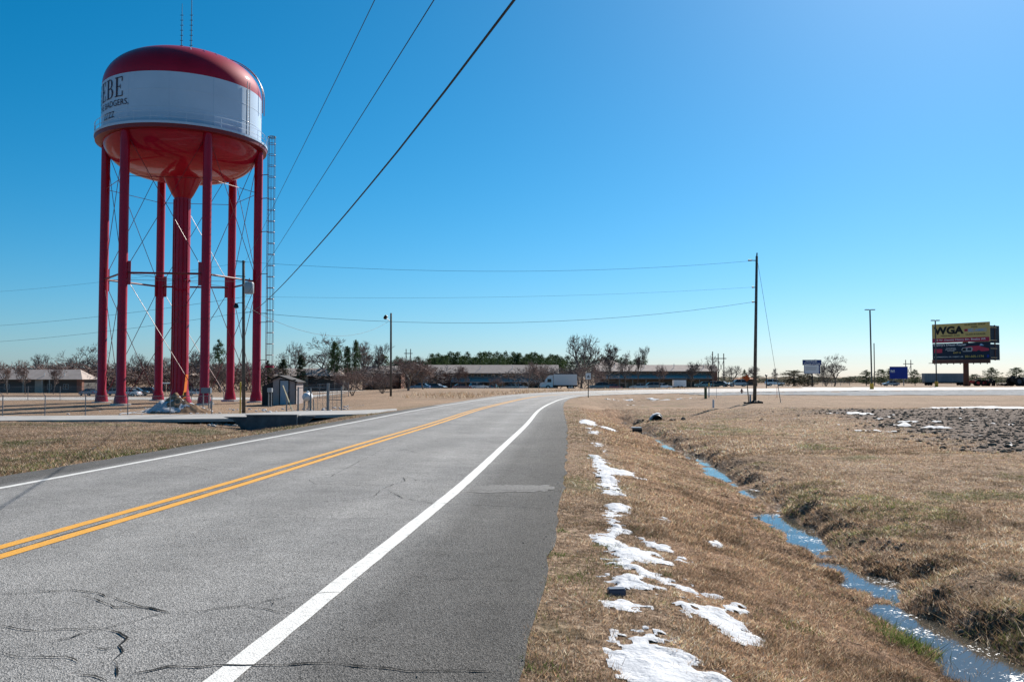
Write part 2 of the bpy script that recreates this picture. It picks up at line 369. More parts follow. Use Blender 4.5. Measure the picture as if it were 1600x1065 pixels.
# ------------------------------------------------------------------ asphalt road
def asphalt_material():
    m = bpy.data.materials.new('asphalt'); m.use_nodes = True; n = m.node_tree.nodes; l = m.node_tree.links; b = n['Principled BSDF']
    tc = n.new('ShaderNodeTexCoord'); at = n.new('ShaderNodeAttribute'); at.attribute_name = 'zone'; sp = n.new('ShaderNodeSeparateColor'); l.new(at.outputs['Color'], sp.inputs[0])
    def noise(s, d):
        x = n.new('ShaderNodeTexNoise'); x.inputs['Scale'].default_value = s; x.inputs['Detail'].default_value = d; x.inputs['Roughness'].default_value = .6; l.new(tc.outputs['Object'], x.inputs['Vector']); return x.outputs['Fac']
    def ramp(f, a, c, p0=.3, p1=.7):
        r = n.new('ShaderNodeValToRGB'); r.color_ramp.elements[0].position = p0; r.color_ramp.elements[1].position = p1
        r.color_ramp.elements[0].color = tuple(a) + (1,); r.color_ramp.elements[1].color = tuple(c) + (1,); l.new(f, r.inputs['Fac']); return r.outputs['Color']
    def mix(f, a, c, mode='MIX'):
        x = n.new('ShaderNodeMix'); x.data_type = 'RGBA'; x.blend_type = mode
        if isinstance(f, float): x.inputs[0].default_value = f
        else: l.new(f, x.inputs[0])
        l.new(a, x.inputs[6]); l.new(c, x.inputs[7]); return x.outputs[2]
    vor = n.new('ShaderNodeTexVoronoi'); vor.inputs['Scale'].default_value = 105; l.new(tc.outputs['Object'], vor.inputs['Vector'])
    vs_ = n.new('ShaderNodeSeparateColor'); l.new(vor.outputs['Color'], vs_.inputs[0])
    lane = ramp(vs_.outputs[0], (.115, .114, .112), (.335, .328, .32), .1, .95)
    shd = ramp(vs_.outputs[0], (.034, .032, .030), (.122, .116, .109), .1, .95)
    c = mix(sp.outputs[0], lane, shd)
    cc = n.new('ShaderNodeRGB'); cc.outputs[0].default_value = (.52, .49, .46, 1); c = mix(sp.outputs[1], c, cc.outputs[0])
    wp = n.new('ShaderNodeRGB'); wp.outputs[0].default_value = (1.16, 1.16, 1.16, 1); c = mix(sp.outputs[2], c, mix(1.0, c, wp.outputs[0], 'MULTIPLY'))
    c = mix(1.0, c, ramp(noise(.35, 5), (.80, .80, .80), (1.15, 1.14, 1.12)), 'MULTIPLY')
    c = mix(1.0, c, ramp(noise(3.0, 6), (.88, .88, .88), (1.1, 1.1, 1.1)), 'MULTIPLY')
    pits = ramp(noise(38, 3), (.35, .35, .35), (1, 1, 1), .33, .42)
    c = mix(1.0, c, pits, 'MULTIPLY')
    rust = ramp(noise(1.7, 2), (0, 0, 0), (1, 1, 1), .76, .82); rr = n.new('ShaderNodeRGB'); rr.outputs[0].default_value = (.20, .12, .075, 1)
    sc = n.new('ShaderNodeSeparateColor'); l.new(rust, sc.inputs[0]); mm = n.new('ShaderNodeMath'); mm.operation = 'MULTIPLY'; mm.inputs[1].default_value = .45; l.new(sc.outputs[0], mm.inputs[0])
    c = mix(mm.outputs[0], c, rr.outputs[0])
    l.new(c, b.inputs['Base Color'])
    b.inputs['Roughness'].default_value = .8; b.inputs['Specular IOR Level'].default_value = .12
    bp = n.new('ShaderNodeBump'); bp.inputs['Strength'].default_value = .7; bp.inputs['Distance'].default_value = .012
    l.new(vor.outputs['Distance'], bp.inputs['Height']); l.new(bp.outputs[0], b.inputs['Normal'])
    return m
M_ASPH = asphalt_material()
def road_pt(i, off, up=0.0):
    k = int(min(max(math.floor(i), 0), len(ROAD) - 2)); t = i - k
    c = ROAD[k] * (1 - t) + ROAD[k + 1] * t; nn = RN[k] * (1 - t) + RN[k + 1] * t
    return np.array([c[0] + nn[0] * off, c[1] + nn[1] * off, c[2] + up])
rows = []; zone = []
NR = len(ROAD); fr = np.concatenate([np.linspace(0, 1, 26)])
for i in range(NR):
    wl, wr = ROAD[i, 4], ROAD[i, 3]
    offs = np.concatenate([np.linspace(-wl, -ROAD[i, 6] - .1, 4), np.linspace(-ROAD[i, 6], ROAD[i, 5], 29), np.linspace(ROAD[i, 5] + .12, wr, 8)])
    for j, of in enumerate(offs):
        jag = 0.0
        if j in (0, len(offs) - 1): jag = .08 * (random.random() - .5)
        z = ROAD[i, 2] + .02 * (1 - min(1, abs(of) / 3.6)) * (1 if ROAD[i, 1] < 110 else 0)
        p = ROAD[i, :2] + RN[i] * (of + jag); rows.append((p[0], p[1], z))
        sR = np.clip((of - ROAD[i, 5] - .02) / .5, 0, 1); sLf = np.clip((-of - ROAD[i, 6] - .02) / .4, 0, 1)
        edge = np.clip((of - wr + .9) / .9, 0, 1)
        zone.append((min(1, (.75 * sR + .35 * edge)) * np.interp(ROAD[i, 1], [0, 18, 40, 70, 100], [1, 1, .8, .45, 0]) + .8 * sLf * (ROAD[i, 1] < 60), float(np.interp(ROAD[i, 0], [-2, 6, 25, 50], [0, .25, .7, 1])) if ROAD[i, 1] > 60 else 0.0, float(math.exp(-((abs(of) - .95) / .38) ** 2) + math.exp(-((abs(of) - 2.65) / .38) ** 2)) if ROAD[i, 1] < 100 else 0.0, 1))
nc = 41; rid = np.arange(NR * nc).reshape(NR, nc)
RF = np.stack([rid[:-1, :-1], rid[:-1, 1:], rid[1:, 1:], rid[1:, :-1]], -1).reshape(-1, 4)
road = np_mesh('road', np.array(rows), RF, M_ASPH, smooth=True, colors=np.array(zone), cname='zone'); tag(road, kind='structure')
def road_top(i, off): 
    q = road_pt(i, off); q[2] += .02 * (1 - min(1, abs(off) / 3.6)) * (1 if q[1] < 110 else 0); return q
M_WHITE = mat('road_paint_white', (.62, .61, .58), .6, .3, color2=(.30, .295, .285), scale=13, lohi=(.54, .74), bump=.5, bscale=70)
M_YELL = mat('road_paint_yellow', (.62, .30, .035), .6, .3, color2=(.30, .19, .07), scale=13, lohi=(.55, .78), bump=.5, bscale=70)
def marking(name, off, w, m, i0, i1, parent, ragged=.008):
    vs = []; i = i0; tvals = np.arange(i0, i1, .5)
    for t in tvals:
        of = off(t) if callable(off) else off
        for s in (-1, 0, 1):
            q = road_top(t, of + s * w / 2 + (random.random() - .5) * ragged * abs(s)); q[2] += .005; vs.append(q)
    k = len(tvals); ii = np.arange(k * 3).reshape(k, 3)
    F = np.stack([ii[:-1, :-1], ii[:-1, 1:], ii[1:, 1:], ii[1:, :-1]], -1).reshape(-1, 4)
    return np_mesh(name, np.array(vs), F, m, parent)
def lerpcol(c): return lambda t: ROAD[int(t), c] * (1 - (t % 1)) + ROAD[min(int(t) + 1, NR - 1), c] * (t % 1)
iE = int(np.argmin(np.abs(ROAD[:, 0] - 200)))
marking('edge_line', lerpcol(5), .17, M_WHITE, 0, iE, road)
marking('edge_line', lambda t: -lerpcol(6)(t), .14, M_WHITE, 0, iE, road)
iY = int(np.argmin(np.abs(ROAD[:, 0] - 30)))
marking('centre_line', -.155, .15, M_YELL, 0, iY, road); marking('centre_line', .155, .15, M_YELL, 0, iY, road)
# cracks traced over the surface: (pixel polyline, width)
M_CRACK = mat('crack_tar', (.012, .012, .012), .9, .1)
CR = [([(0, 978), (30, 984), (60, 987)], .014), ([(90, 1002), (130, 990), (155, 983)], .014), ([(470, 930), (520, 925), (545, 927)], .010), ([(420, 938), (430, 946), (470, 950)], .010), ([(186, 1008), (165, 1014), (140, 1012)], .012), ([(290, 700), (330, 695), (390, 697), (440, 694)], .012), ([(540, 676), (590, 673), (640, 676)], .012), ([(0, 1020), (40, 1028), (85, 1026), (128, 1034)], .012), ([(566, 718), (585, 709), (600, 700)], .011), ([(700, 752), (735, 748)], .010), ([(640, 900), (700, 905), (760, 902), (815, 908)], .009), ([(0, 928), (60, 925), (110, 921), (150, 928), (185, 938), (225, 948), (262, 957)], .018), ([(125, 930), (150, 940), (180, 948), (222, 949), (262, 957)], .018),
      ([(262, 957), (235, 964), (200, 974), (155, 983), (100, 984), (60, 987)], .018), ([(155, 983), (180, 988), (197, 996), (186, 1008), (186, 1020), (178, 1030), (178, 1042), (186, 1058)], .016), ([(262, 957), (318, 954), (372, 947), (420, 938), (470, 930)], .013), ([(372, 947), (410, 950), (443, 960)], .012),
      ([(215, 1053), (260, 1044), (330, 1041), (420, 1039), (500, 1037), (560, 1041), (640, 1047), (700, 1048), (785, 1051)], .022), ([(128, 1052), (150, 1056), (170, 1064)], .018),
      ([(483, 750), (495, 756), (580, 758), (640, 756)], .014), ([(515, 745), (540, 732), (566, 718)], .012), ([(598, 764), (612, 757), (630, 752), (628, 745)], .014), ([(598, 764), (585, 776), (540, 782), (500, 784)], .012), ([(605, 766), (625, 778), (670, 786), (700, 787), (790, 791), (850, 795)], .014),
      ([(400, 809), (460, 808), (520, 811), (595, 810)], .012), ([(634, 744), (650, 751), (700, 752), (750, 756)], .01), ([(618, 699), (640, 704), (650, 708)], .014), ([(210, 730), (260, 727), (300, 729), (330, 736), (400, 736)], .012)]
def road_hit(px, py):
    d = ray(px, py); t = None; z = 0
    for _ in range(30):
        t = (z - CAMZ) / d[2]; x, y = d[0] * t, d[1] * t
        o, zr, *_r = road_coords([x], [y]); z = float(zr[0] + .02 * (1 - min(1, abs(o[0]) / 3.6)))
    return np.array([x, y, z])
def crack(pts, w):
    W = [road_hit(*p) for p in pts]; vs = []; out = []
    for a, b in zip(W[:-1], W[1:]):
        k = max(1, int(np.linalg.norm(b - a) / .07))
        for j in range(k): out.append(a + (b - a) * j / k)
    out.append(W[-1]); out = np.array(out); m = len(out)
    jit = np.cumsum(RNG.normal(0, .006, (m, 2)), 0); jit -= np.linspace(0, 1, m)[:, None] * jit[-1]
    out[:, :2] += jit + RNG.normal(0, .009, (m, 2))
    d = np.gradient(out[:, :2], axis=0); d /= np.linalg.norm(d, axis=1)[:, None] + 1e-9
    for i in range(m):
        ww = w * .95 * (.2 + 1.1 * random.random() ** 1.5) * (0.35 if i in (0, m - 1) else 1)
        nn = np.array([-d[i, 1], d[i, 0]]) * ww / 2
        vs += [(out[i, 0] - nn[0], out[i, 1] - nn[1], out[i, 2] + .008), (out[i, 0] + nn[0], out[i, 1] + nn[1], out[i, 2] + .008)]
    F = np.array([(2 * i, 2 * i + 1, 2 * i + 3, 2 * i + 2) for i in range(m - 1)])
    np_mesh('crack', np.array(vs), F, M_CRACK, road)
for pts, w in CR: crack(pts, w)
# pale resurfaced strip across the shoulder
def ragged(poly, step, amp):
    out = []
    for a, b in zip(poly, poly[1:] + poly[:1]):
        k = max(1, int(math.hypot(b[0] - a[0], b[1] - a[1]) / step)); out += [(a[0] + (b[0] - a[0]) * t / k + random.gauss(0, amp * 2.2), a[1] + (b[1] - a[1]) * t / k + random.gauss(0, amp)) for t in range(k)]
    return out
M_PATCH = mat('pale_asphalt', (.10, .097, .093), .85, .1, color2=(.22, .215, .207), scale=30, bump=.5, bscale=90)
for poly in ([(745, 758.5), (800, 757.5), (858, 758.5), (855, 767), (790, 768.5), (728, 769)], [(738, 761), (840, 759.5), (868, 761), (866, 765), (735, 766)]):
    pp = [road_hit(*p) for p in ragged(poly, 7, .7)]; MB().add([(q[0], q[1], q[2] + (.004 if len(poly) == 6 else .0065)) for q in pp], [tuple(range(len(pp)))[::-1]]).build('patch', M_PATCH, road)
# the seam beside the yellow lines
marking('crack', lambda t: .055 + .012 * math.sin(t * 1.7) + .01 * math.sin(t * 4.1), .012, M_CRACK, 42, 120, road, .012)

# ------------------------------------------------------------------ sheets laid on the ground
def sheet(name, x0, x1, y0, y1, dx, dy, m, lift, keep, dz=None, smooth=True, noise=0.0):
    xs = np.arange(x0, x1 + dx * .5, dx); ys = np.arange(y0, y1 + dy * .5, dy); X, Y = np.meshgrid(xs, ys)
    Z = terrain(X, Y, False) + lift if dz is None else dz(X, Y)
    Z = Z + noise * fnoise(X, Y, 1.2, 77)
    k = keep(X, Y); ids = np.arange(X.size).reshape(X.shape)
    F = np.stack([ids[:-1, :-1], ids[:-1, 1:], ids[1:, 1:], ids[1:, :-1]], -1).reshape(-1, 4)
    kf = (k[:-1, :-1] & k[:-1, 1:] & k[1:, 1:] & k[1:, :-1]).ravel()
    F = F[kf]; used = np.unique(F); rem = np.full(X.size, -1); rem[used] = np.arange(len(used))
    V = np.stack([X, Y, Z], -1).reshape(-1, 3)[used]
    return np_mesh(name, V, rem[F], m, smooth=smooth)
M_GRAVEL = mat('grey_gravel', (.10, .105, .11), .95, .1, color2=(.30, .31, .32), scale=1.6, detail=9, lohi=(.34, .68), bump=.8, bscale=3)
M_CONC = mat('pale_concrete', (.46, .44, .41), .85, .2, color2=(.58, .56, .53), scale=.6, bump=.2, bscale=20)
M_DRIVE = mat('driveway_concrete', (.27, .26, .25), .85, .2, color2=(.35, .34, .325), scale=.9, bump=.3, bscale=25)
def gravel_keep(X, Y):
    o, z, wr, wl, st = road_coords(X, Y); s = (o - wr).reshape(X.shape)
    near = np.interp(X, [20, 27, 40, 60, 90, 200], [96, 93, 90, 89, 88, 86]) + 3 * fnoise(X, Y, 9, 91)
    return (s > .2) & (Y > near) & (X > 22 + 3 * fnoise(X, Y, 5, 92))
tag(sheet('gravel_lot', 18, 200, 80, 142, 1.0, 1.0, M_GRAVEL, .03, gravel_keep), kind='structure')
def conc_keep(X, Y):
    o, z, wr, wl, st = road_coords(X, Y); s = (-o - wl).reshape(X.shape)
    return (s > .1) & (Y < 152 + .13 * np.maximum(X, 0)) & (X > 52 + 2 * vnoise(X, Y, 7, 5))
tag(sheet('concrete_lot', 48, 260, 130, 190, 2.0, 2.0, M_CONC, .02, conc_keep), kind='structure')
# the driveway crossing from the road to the water tower yard
def drv(px): return np.interp(px, [-200, 0, 200, 380, 425, 470, 540, 600], [-.93, -.90, -.80, -.52, -.42, -.37, -.34, -.32])
vs = []; fs = []
pxs = [-260, -120, 0, 60, 120, 200, 280, 340, 380, 410, 440, 470, 510, 550, 590, 620]
ny_ = [660, 658, 656.5, 656, 655.5, 655, 654.3, 653.8, 653.2, 650.2, 649, 648.2, 647.6, 646.9, 645.5, 642]
fy_ = [650.8, 650, 649.5, 649.2, 648.8, 648, 647.2, 646.4, 645.5, 644, 642.6, 641.8, 641.2, 640.6, 639.5, 638]
for px, a, b in zip(pxs, ny_, fy_):
    z = float(drv(px))
    for py in (a, b):
        d = ray(px, py); t = (z - CAMZ) / d[2]; q = d * t
        vs += [(q[0], q[1], z), (q[0], q[1], z - .16)]
for i in range(len(pxs) - 1):
    a = i * 4; b = a + 4
    fs += [(a, b, b + 2, a + 2), (a, a + 1, b + 1, b), (a + 2, b + 2, b + 3, a + 3), (a + 1, a + 3, b + 3, b + 1)]
drive = MB().add(vs, fs).build('driveway', M_DRIVE); tag(drive, kind='structure')
DV = np.array(vs)
# ------------------------------------------------------------------ ditch water
def water_material():
    m = bpy.data.materials.new('ditch_water'); m.use_nodes = True; n = m.node_tree.nodes; l = m.node_tree.links; b = n['Principled BSDF']
    tc = n.new('ShaderNodeTexCoord')
    x = n.new('ShaderNodeTexNoise'); x.inputs['Scale'].default_value = 26; x.inputs['Detail'].default_value = 5; x.inputs['Roughness'].default_value = .7; l.new(tc.outputs['Object'], x.inputs['Vector'])
    big = n.new('ShaderNodeTexNoise'); big.inputs['Scale'].default_value = 2.3; big.inputs['Detail'].default_value = 3; l.new(tc.outputs['Object'], big.inputs['Vector'])
    ad = n.new('ShaderNodeMath'); ad.operation = 'MULTIPLY_ADD'; ad.inputs[1].default_value = .55; l.new(big.outputs['Fac'], ad.inputs[0]); l.new(x.outputs['Fac'], ad.inputs[2])
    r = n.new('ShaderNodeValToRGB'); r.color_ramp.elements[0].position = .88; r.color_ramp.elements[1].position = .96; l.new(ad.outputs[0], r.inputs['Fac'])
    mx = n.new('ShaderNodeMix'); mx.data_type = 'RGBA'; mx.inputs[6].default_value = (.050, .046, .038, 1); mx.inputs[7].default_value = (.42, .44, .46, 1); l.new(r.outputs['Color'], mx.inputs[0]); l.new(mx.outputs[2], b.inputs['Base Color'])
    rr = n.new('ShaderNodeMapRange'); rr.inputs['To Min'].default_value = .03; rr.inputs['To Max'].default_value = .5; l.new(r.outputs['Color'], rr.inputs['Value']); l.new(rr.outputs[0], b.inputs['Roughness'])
    b.inputs['IOR'].default_value = 1.33; b.inputs['Specular IOR Level'].default_value = .7
    bp = n.new('ShaderNodeBump'); bp.inputs['Strength'].default_value = .05; bp.inputs['Distance'].default_value = .01
    w = n.new('ShaderNodeTexNoise'); w.inputs['Scale'].default_value = 9; l.new(tc.outputs['Object'], w.inputs['Vector']); l.new(w.outputs['Fac'], bp.inputs['Height']); l.new(bp.outputs[0], b.inputs['Normal'])
    return m
vs = []; k = 0
yi = [i for i in range(NR) if -6 < ROAD[i, 1] < DITCH_END + 1]
for i in yi:
    for of in (2.75, 3.25, 3.75, 4.25, 4.85):
        q = road_pt(i, ROAD[i, 3] + of); vs.append((q[0], q[1], ROAD[i, 2] - .720 - .045 * sstep(8, 18, ROAD[i, 1])))
n5 = np.arange(len(vs)).reshape(-1, 5)
F = np.stack([n5[:-1, :-1], n5[:-1, 1:], n5[1:, 1:], n5[1:, :-1]], -1).reshape(-1, 4)
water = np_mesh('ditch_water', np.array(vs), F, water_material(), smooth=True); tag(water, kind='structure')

# ------------------------------------------------------------------ snow left on the verge
def snow_material():
    m = mat('old_snow', (.33, .35, .385), .7, .1, color2=(.52, .53, .55), scale=5, detail=8, lohi=(.3, .6), bump=1.0, bscale=22)
    b = m.node_tree.nodes['Principled BSDF']; b.inputs['Subsurface Weight'].default_value = .0
    return m
M_SNOW = snow_material()
SNOW_PX = [
 [(968, 990), (1000, 985), (1022, 990), (1035, 1000), (1042, 1015), (1075, 1027), (1105, 1040), (1130, 1042), (1170, 1065), (1168, 1080), (1000, 1080), (985, 1050), (965, 1020), (975, 1008)],
 [(960, 905), (975, 898), (1000, 904), (1010, 912), (1025, 920), (1020, 928), (985, 926), (962, 932)], [(955, 936), (975, 934), (1005, 948), (980, 952), (965, 950)],
 [(935, 838), (960, 830), (975, 842), (985, 850), (1005, 856), (1022, 866), (1020, 874), (1000, 880), (1030, 900), (1070, 915), (1110, 930), (1095, 932), (1040, 916), (1000, 902), (970, 890), (950, 870), (940, 852)],
 [(1030, 934), (1060, 940), (1072, 948), (1110, 948), (1150, 948), (1162, 956), (1155, 966), (1178, 988), (1182, 1002), (1160, 1002), (1120, 980), (1075, 960), (1040, 946)],
 [(945, 785), (960, 782), (982, 792), (975, 800), (955, 806), (945, 800)], [(933, 730), (945, 726), (960, 750), (972, 768), (960, 772), (942, 770), (938, 750)], [(920, 712), (935, 712), (950, 728), (985, 740), (978, 744), (940, 738)], [(905, 656), (920, 656), (936, 664), (930, 666), (908, 662)], [(920, 673), (938, 673), (934, 679), (922, 678)], [(936, 664), (964, 671), (962, 674), (940, 668)],
 [(926, 690), (941, 693), (938, 699), (928, 697)], [(934, 700), (950, 704), (946, 709)], [(945, 752), (962, 758), (978, 768), (968, 774), (950, 770)], [(950, 808), (966, 812), (980, 826), (968, 832), (952, 824)], [(985, 742), (1004, 748), (998, 752)], [(1010, 868), (1040, 880), (1034, 884), (1012, 876)], [(930, 890), (950, 894), (946, 900), (932, 898)], [(1060, 905), (1090, 915), (1084, 920)], [(1095, 948), (1120, 944), (1135, 950), (1118, 956)], [(1046, 862), (1070, 872), (1062, 876)], [(912, 668), (926, 669), (922, 672)], [(1105, 843), (1125, 845), (1135, 852), (1128, 858), (1110, 854)], [(1030, 808), (1045, 810), (1042, 816)], [(1000, 840), (1030, 850), (1050, 858), (1046, 862), (1010, 850)], [(970, 735), (990, 738), (985, 743)], [(1218, 1012), (1232, 1016), (1230, 1022), (1218, 1018)]]
def inside(poly, X, Y):
    r = np.zeros(X.shape, bool); n = len(poly)
    for i in range(n):
        x1, y1 = poly[i]; x2, y2 = poly[(i + 1) % n]
        c = ((y1 > Y) != (y2 > Y)) & (X < (x2 - x1) * (Y - y1) / (y2 - y1 + 1e-12) + x1); r ^= c
    return r
def edge_dist(poly, X, Y):
    d = np.full(X.shape, 1e9); n = len(poly)
    for i in range(n):
        a = np.array(poly[i]); b = np.array(poly[(i + 1) % n]); e = b - a; t = np.clip(((X - a[0]) * e[0] + (Y - a[1]) * e[1]) / (e @ e + 1e-12), 0, 1)
        d = np.minimum(d, np.hypot(X - a[0] - t * e[0], Y - a[1] - t * e[1]))
    return d
SNOW_W = [[tuple(G(*p)[:2]) for p in poly] for poly in SNOW_PX]
def snow_field(X, Y):
    f = np.full(X.shape, -1.0)
    for w in SNOW_W:
        a = np.array(w); sz = max(.06, min(.28, .14 * np.ptp(a[:, 0])))
        x0, y0 = a.min(0) - .5; x1, y1 = a.max(0) + .5
        k = (X > x0) & (X < x1) & (Y > y0) & (Y < y1)
        if not k.any(): continue
        d = edge_dist(w, X[k], Y[k]) * np.where(inside(w, X[k], Y[k]), 1, -1)
        f[k] = np.maximum(f[k], d / .12)
    return f
xs = np.arange(0.1, 4.6, .022); ys = np.concatenate([np.arange(4.2, 14, .03), np.arange(14, 48, .08)])
X, Y = np.meshgrid(xs, ys); SF0 = snow_field(X, Y); S = SF0 + 1.7 * fnoise(X, Y, .42, 101, 4) + .12 + 2.0 * vnoise(X, Y, .085, 102) + .8 * vnoise(X, Y, .04, 107)
near = (SF0 > -1.0) & (X > .35 + .1 * Y * 0 + np.interp(Y, ROAD[:120, 1], ROAD[:120, 0]) + 5.3)
Z = terrain(X, Y) + np.clip(.024 * np.tanh(S * .7), -.05, .05) + .006 * vnoise(X, Y, .06, 104) + .02 * vnoise(X, Y, .3, 106) * (S > .5)
kp = (S > -.15) & near; ids = np.arange(X.size).reshape(X.shape)
F = np.stack([ids[:-1, :-1], ids[:-1, 1:], ids[1:, 1:], ids[1:, :-1]], -1).reshape(-1, 4); F = F[(kp[:-1, :-1] & kp[:-1, 1:] & kp[1:, 1:] & kp[1:, :-1]).ravel()]
used = np.unique(F); rem = np.full(X.size, -1); rem[used] = np.arange(len(used))
snow = np_mesh('snow', np.stack([X, Y, Z], -1).reshape(-1, 3)[used], rem[F], M_SNOW, smooth=True); tag(snow, 'melting white snow patches along the grassy ditch slope', 'snow', kind='stuff')
# far strip of snow along the turned soil, and snow by the bend
def snow_strip(name, x0, x1, y0, y1, dx, fn, label):
    X, Y = np.meshgrid(np.arange(x0, x1, dx), np.arange(y0, y1, dx)); f = fn(X, Y); Z = terrain(X, Y) + .07 * np.clip(f, -1, 1) + .02
    kp = f > 0; ids = np.arange(X.size).reshape(X.shape)
    F = np.stack([ids[:-1, :-1], ids[:-1, 1:], ids[1:, 1:], ids[1:, :-1]], -1).reshape(-1, 4); F = F[(kp[:-1, :-1] & kp[:-1, 1:] & kp[1:, 1:] & kp[1:, :-1]).ravel()]
    used = np.unique(F); rem = np.full(X.size, -1); rem[used] = np.arange(len(used))
    tag(np_mesh(name, np.stack([X, Y, Z], -1).reshape(-1, 3)[used], rem[F], M_SNOW, smooth=True), label, 'snow', kind='stuff')
snow_strip('snow', 18, 46, 52.5, 62, .12, lambda X, Y: .55 + 2.6 * fnoise(X / 4, Y, 1.0, 111, 3) - np.abs(Y - 57.5 + .02 * X) / (.35 + .05 * np.clip(X - 18, 0, 16)) + .8 * sstep(20, 30, X), 'long strip of snow along the far edge of turned soil')
snow_strip('snow', 7, 20, 84, 98, .14, lambda X, Y: 1.0 + 3.2 * fnoise(X, Y, 1.3, 121, 4) - np.hypot((X - 14) / 4.2, (Y - 92.5) / 4.0) * 1.6, 'snow lying in the hollow below the road bend')
snow_strip('snow', 8, 13, 70, 80, .1, lambda X, Y: .7 + 2.6 * fnoise(X, Y, .9, 131, 4) - np.hypot((X - 10.2) / 1.5, (Y - 75) / 3) * 1.3, 'pale patch of icy snow in the grass near the bend')
snow_strip('snow', 14, 40, 27, 53, .12, lambda X, Y: -2.05 + 4.2 * fnoise(X, Y, 1.0, 141, 3) + .55 * plow(X, Y) * sstep(4, 0, X - np.interp(Y, [20, 26, 38, 52], [22, 15.6, 17.3, 19.8])) - .4 * (plow(X, Y) < .2), 'crumbs of snow among the turned soil clods')

# ------------------------------------------------------------------ grass blades, soil clods
def blades(n, xf, yf, h, w, keep, lean, colors, seed, twist=1.0):
    rng = np.random.default_rng(seed); x, y = xf(rng, n), None
    y = yf(rng, n); x = x(y) if callable(x) else x
    k = keep(x, y, rng); x, y = x[k], y[k]; m = len(x)
    z = terrain(x, y) - .008
    H = h(x, y, rng) ; a = rng.uniform(0, 2 * np.pi, m); ln = lean * H * rng.uniform(.2, 1.5, m); b = rng.uniform(0, 2 * np.pi, m)
    wx, wy = np.cos(a) * w * .5 * rng.uniform(.6, 1.5, m), np.sin(a) * w * .5 * rng.uniform(.6, 1.5, m)
    lx, ly = np.cos(b) * ln, np.sin(b) * ln
    V = np.empty((m, 3, 3))
    V[:, 0] = np.stack([x - wx, y - wy, z], -1); V[:, 1] = np.stack([x + wx, y + wy, z], -1)
    V[:, 2] = np.stack([x + lx, y + ly, z + H * .92], -1)
    F = (np.arange(m) * 3)[:, None] + np.array([[0, 1, 2]])
    c = colors(x, y, rng); C = np.repeat(np.concatenate([c, np.ones((m, 1))], 1), 3, 0)
    return V.reshape(-1, 3), F, C
def merge(parts):
    V = []; F = []; C = []; o = 0
    for v, f, c in parts: V.append(v); F.append(f + o); C.append(c); o += len(v)
    return np.concatenate(V), np.concatenate(F), np.concatenate(C)
PAL = np.array([(.52, .40, .28), (.42, .31, .20), (.30, .20, .125), (.62, .53, .41), (.36, .23, .135), (.18, .125, .08)])
PALR = np.array([(.48, .32, .195), (.39, .25, .15), (.56, .42, .285), (.28, .175, .105), (.62, .50, .36), (.18, .12, .075)])
PALG = np.array([(.10, .15, .03), (.15, .19, .05), (.07, .11, .025), (.22, .24, .09)])
def verge_color(x, y, rng):
    o, zr, wr, wl, st = road_coords(x, y); s = np.where(o > 0, o - wr, -o - wl); m = len(x)
    c = PAL[rng.integers(0, len(PAL), m)].copy()
    rust = sstep(.9, 1.5, s) * sstep(4.6, 3.4, s) * (o > 0) + .4 * sstep(5, 7, s) * sstep(-.1, .4, fnoise(x, y, 3, 71)) * (o > 0)
    rust = rust + .45 * (o < 0)
    k = rng.random(m) < rust; c[k] = PALR[rng.integers(0, len(PALR), k.sum())]
    gr = .04 + .26 * sstep(1.3, .2, s) * sstep(-.15, .35, fnoise(x, y, .9, 61)) + .5 * sstep(.12, .45, fnoise(x, y, 1.6, 61)) * (.2 + .6 * ((s > 3) & (s < 10)))
    gr = gr + .35 * sstep(.0, .4, fnoise(x, y, 3.5, 62)) * (o < 0) + .8 * np.exp(-(((x + 14.0) / 2.0) ** 2 + ((y - 39) / 2.5) ** 2))
    k = rng.random(m) < gr; c[k] = PALG[rng.integers(0, len(PALG), k.sum())]
    cl = np.clip(.97 + .9 * fnoise(x, y, .35, 231) + .6 * fnoise(x, y, 2.2, 232), .45, 1.6)[:, None]
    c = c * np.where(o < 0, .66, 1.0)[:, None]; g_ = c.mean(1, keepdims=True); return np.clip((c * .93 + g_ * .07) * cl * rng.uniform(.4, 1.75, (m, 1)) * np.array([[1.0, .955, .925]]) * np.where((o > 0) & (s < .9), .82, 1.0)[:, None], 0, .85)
def not_snow(x, y, rng):
    f = snow_field(x, y) + 1.5 * fnoise(x, y, .42, 101, 4) + .25
    return (f < .25 - .9 * rng.random(len(x)) ** 3 + .5 * rng.random(len(x)) ** 4) | (rng.random(len(x)) < .05)
def keep_right(x, y, rng):
    o, zr, wr, wl, st = road_coords(x, y); s = o - wr
    wet = terrain(x, y) > zr - .73
    ed = s > -.07 + .12 * rng.random(len(x)) ** 2 + .10 * vnoise(x, y, .4, 3)
    dens = np.where(s < .9, .95, 1.0) * np.clip(1.0 - 1.0 * plow(x, y), 0, 1) * (.55 + .9 * (fnoise(x, y, .55, 201) + .5))
    return ed & (wet | (rng.random(len(x)) < .05)) & not_snow(x, y, rng) & (rng.random(len(x)) < dens)
def ybias(a, b): return lambda rng, n: a * (b / a) ** rng.random(n)
fan = lambda l, r: (lambda rng, n: (lambda y: y * (l + (r - l) * rng.random(n))))
hgt = lambda a: (lambda x, y, rng: a * rng.uniform(.45, 1.35, len(x)) * (1 + .5 * fnoise(x, y, .7, 211)))
def hverge(a):
    def f(x, y, rng):
        o, zr, wr, wl, st = road_coords(x, y); s = o - wr
        return a * rng.uniform(.4, 1.4, len(x)) * np.interp(s, [0, .5, 1.2, 3.6, 4.6, 7], [.5, .7, 1.0, 1.1, 1.3, .85]) * (1 + .7 * fnoise(x, y, .6, 211))
    return f
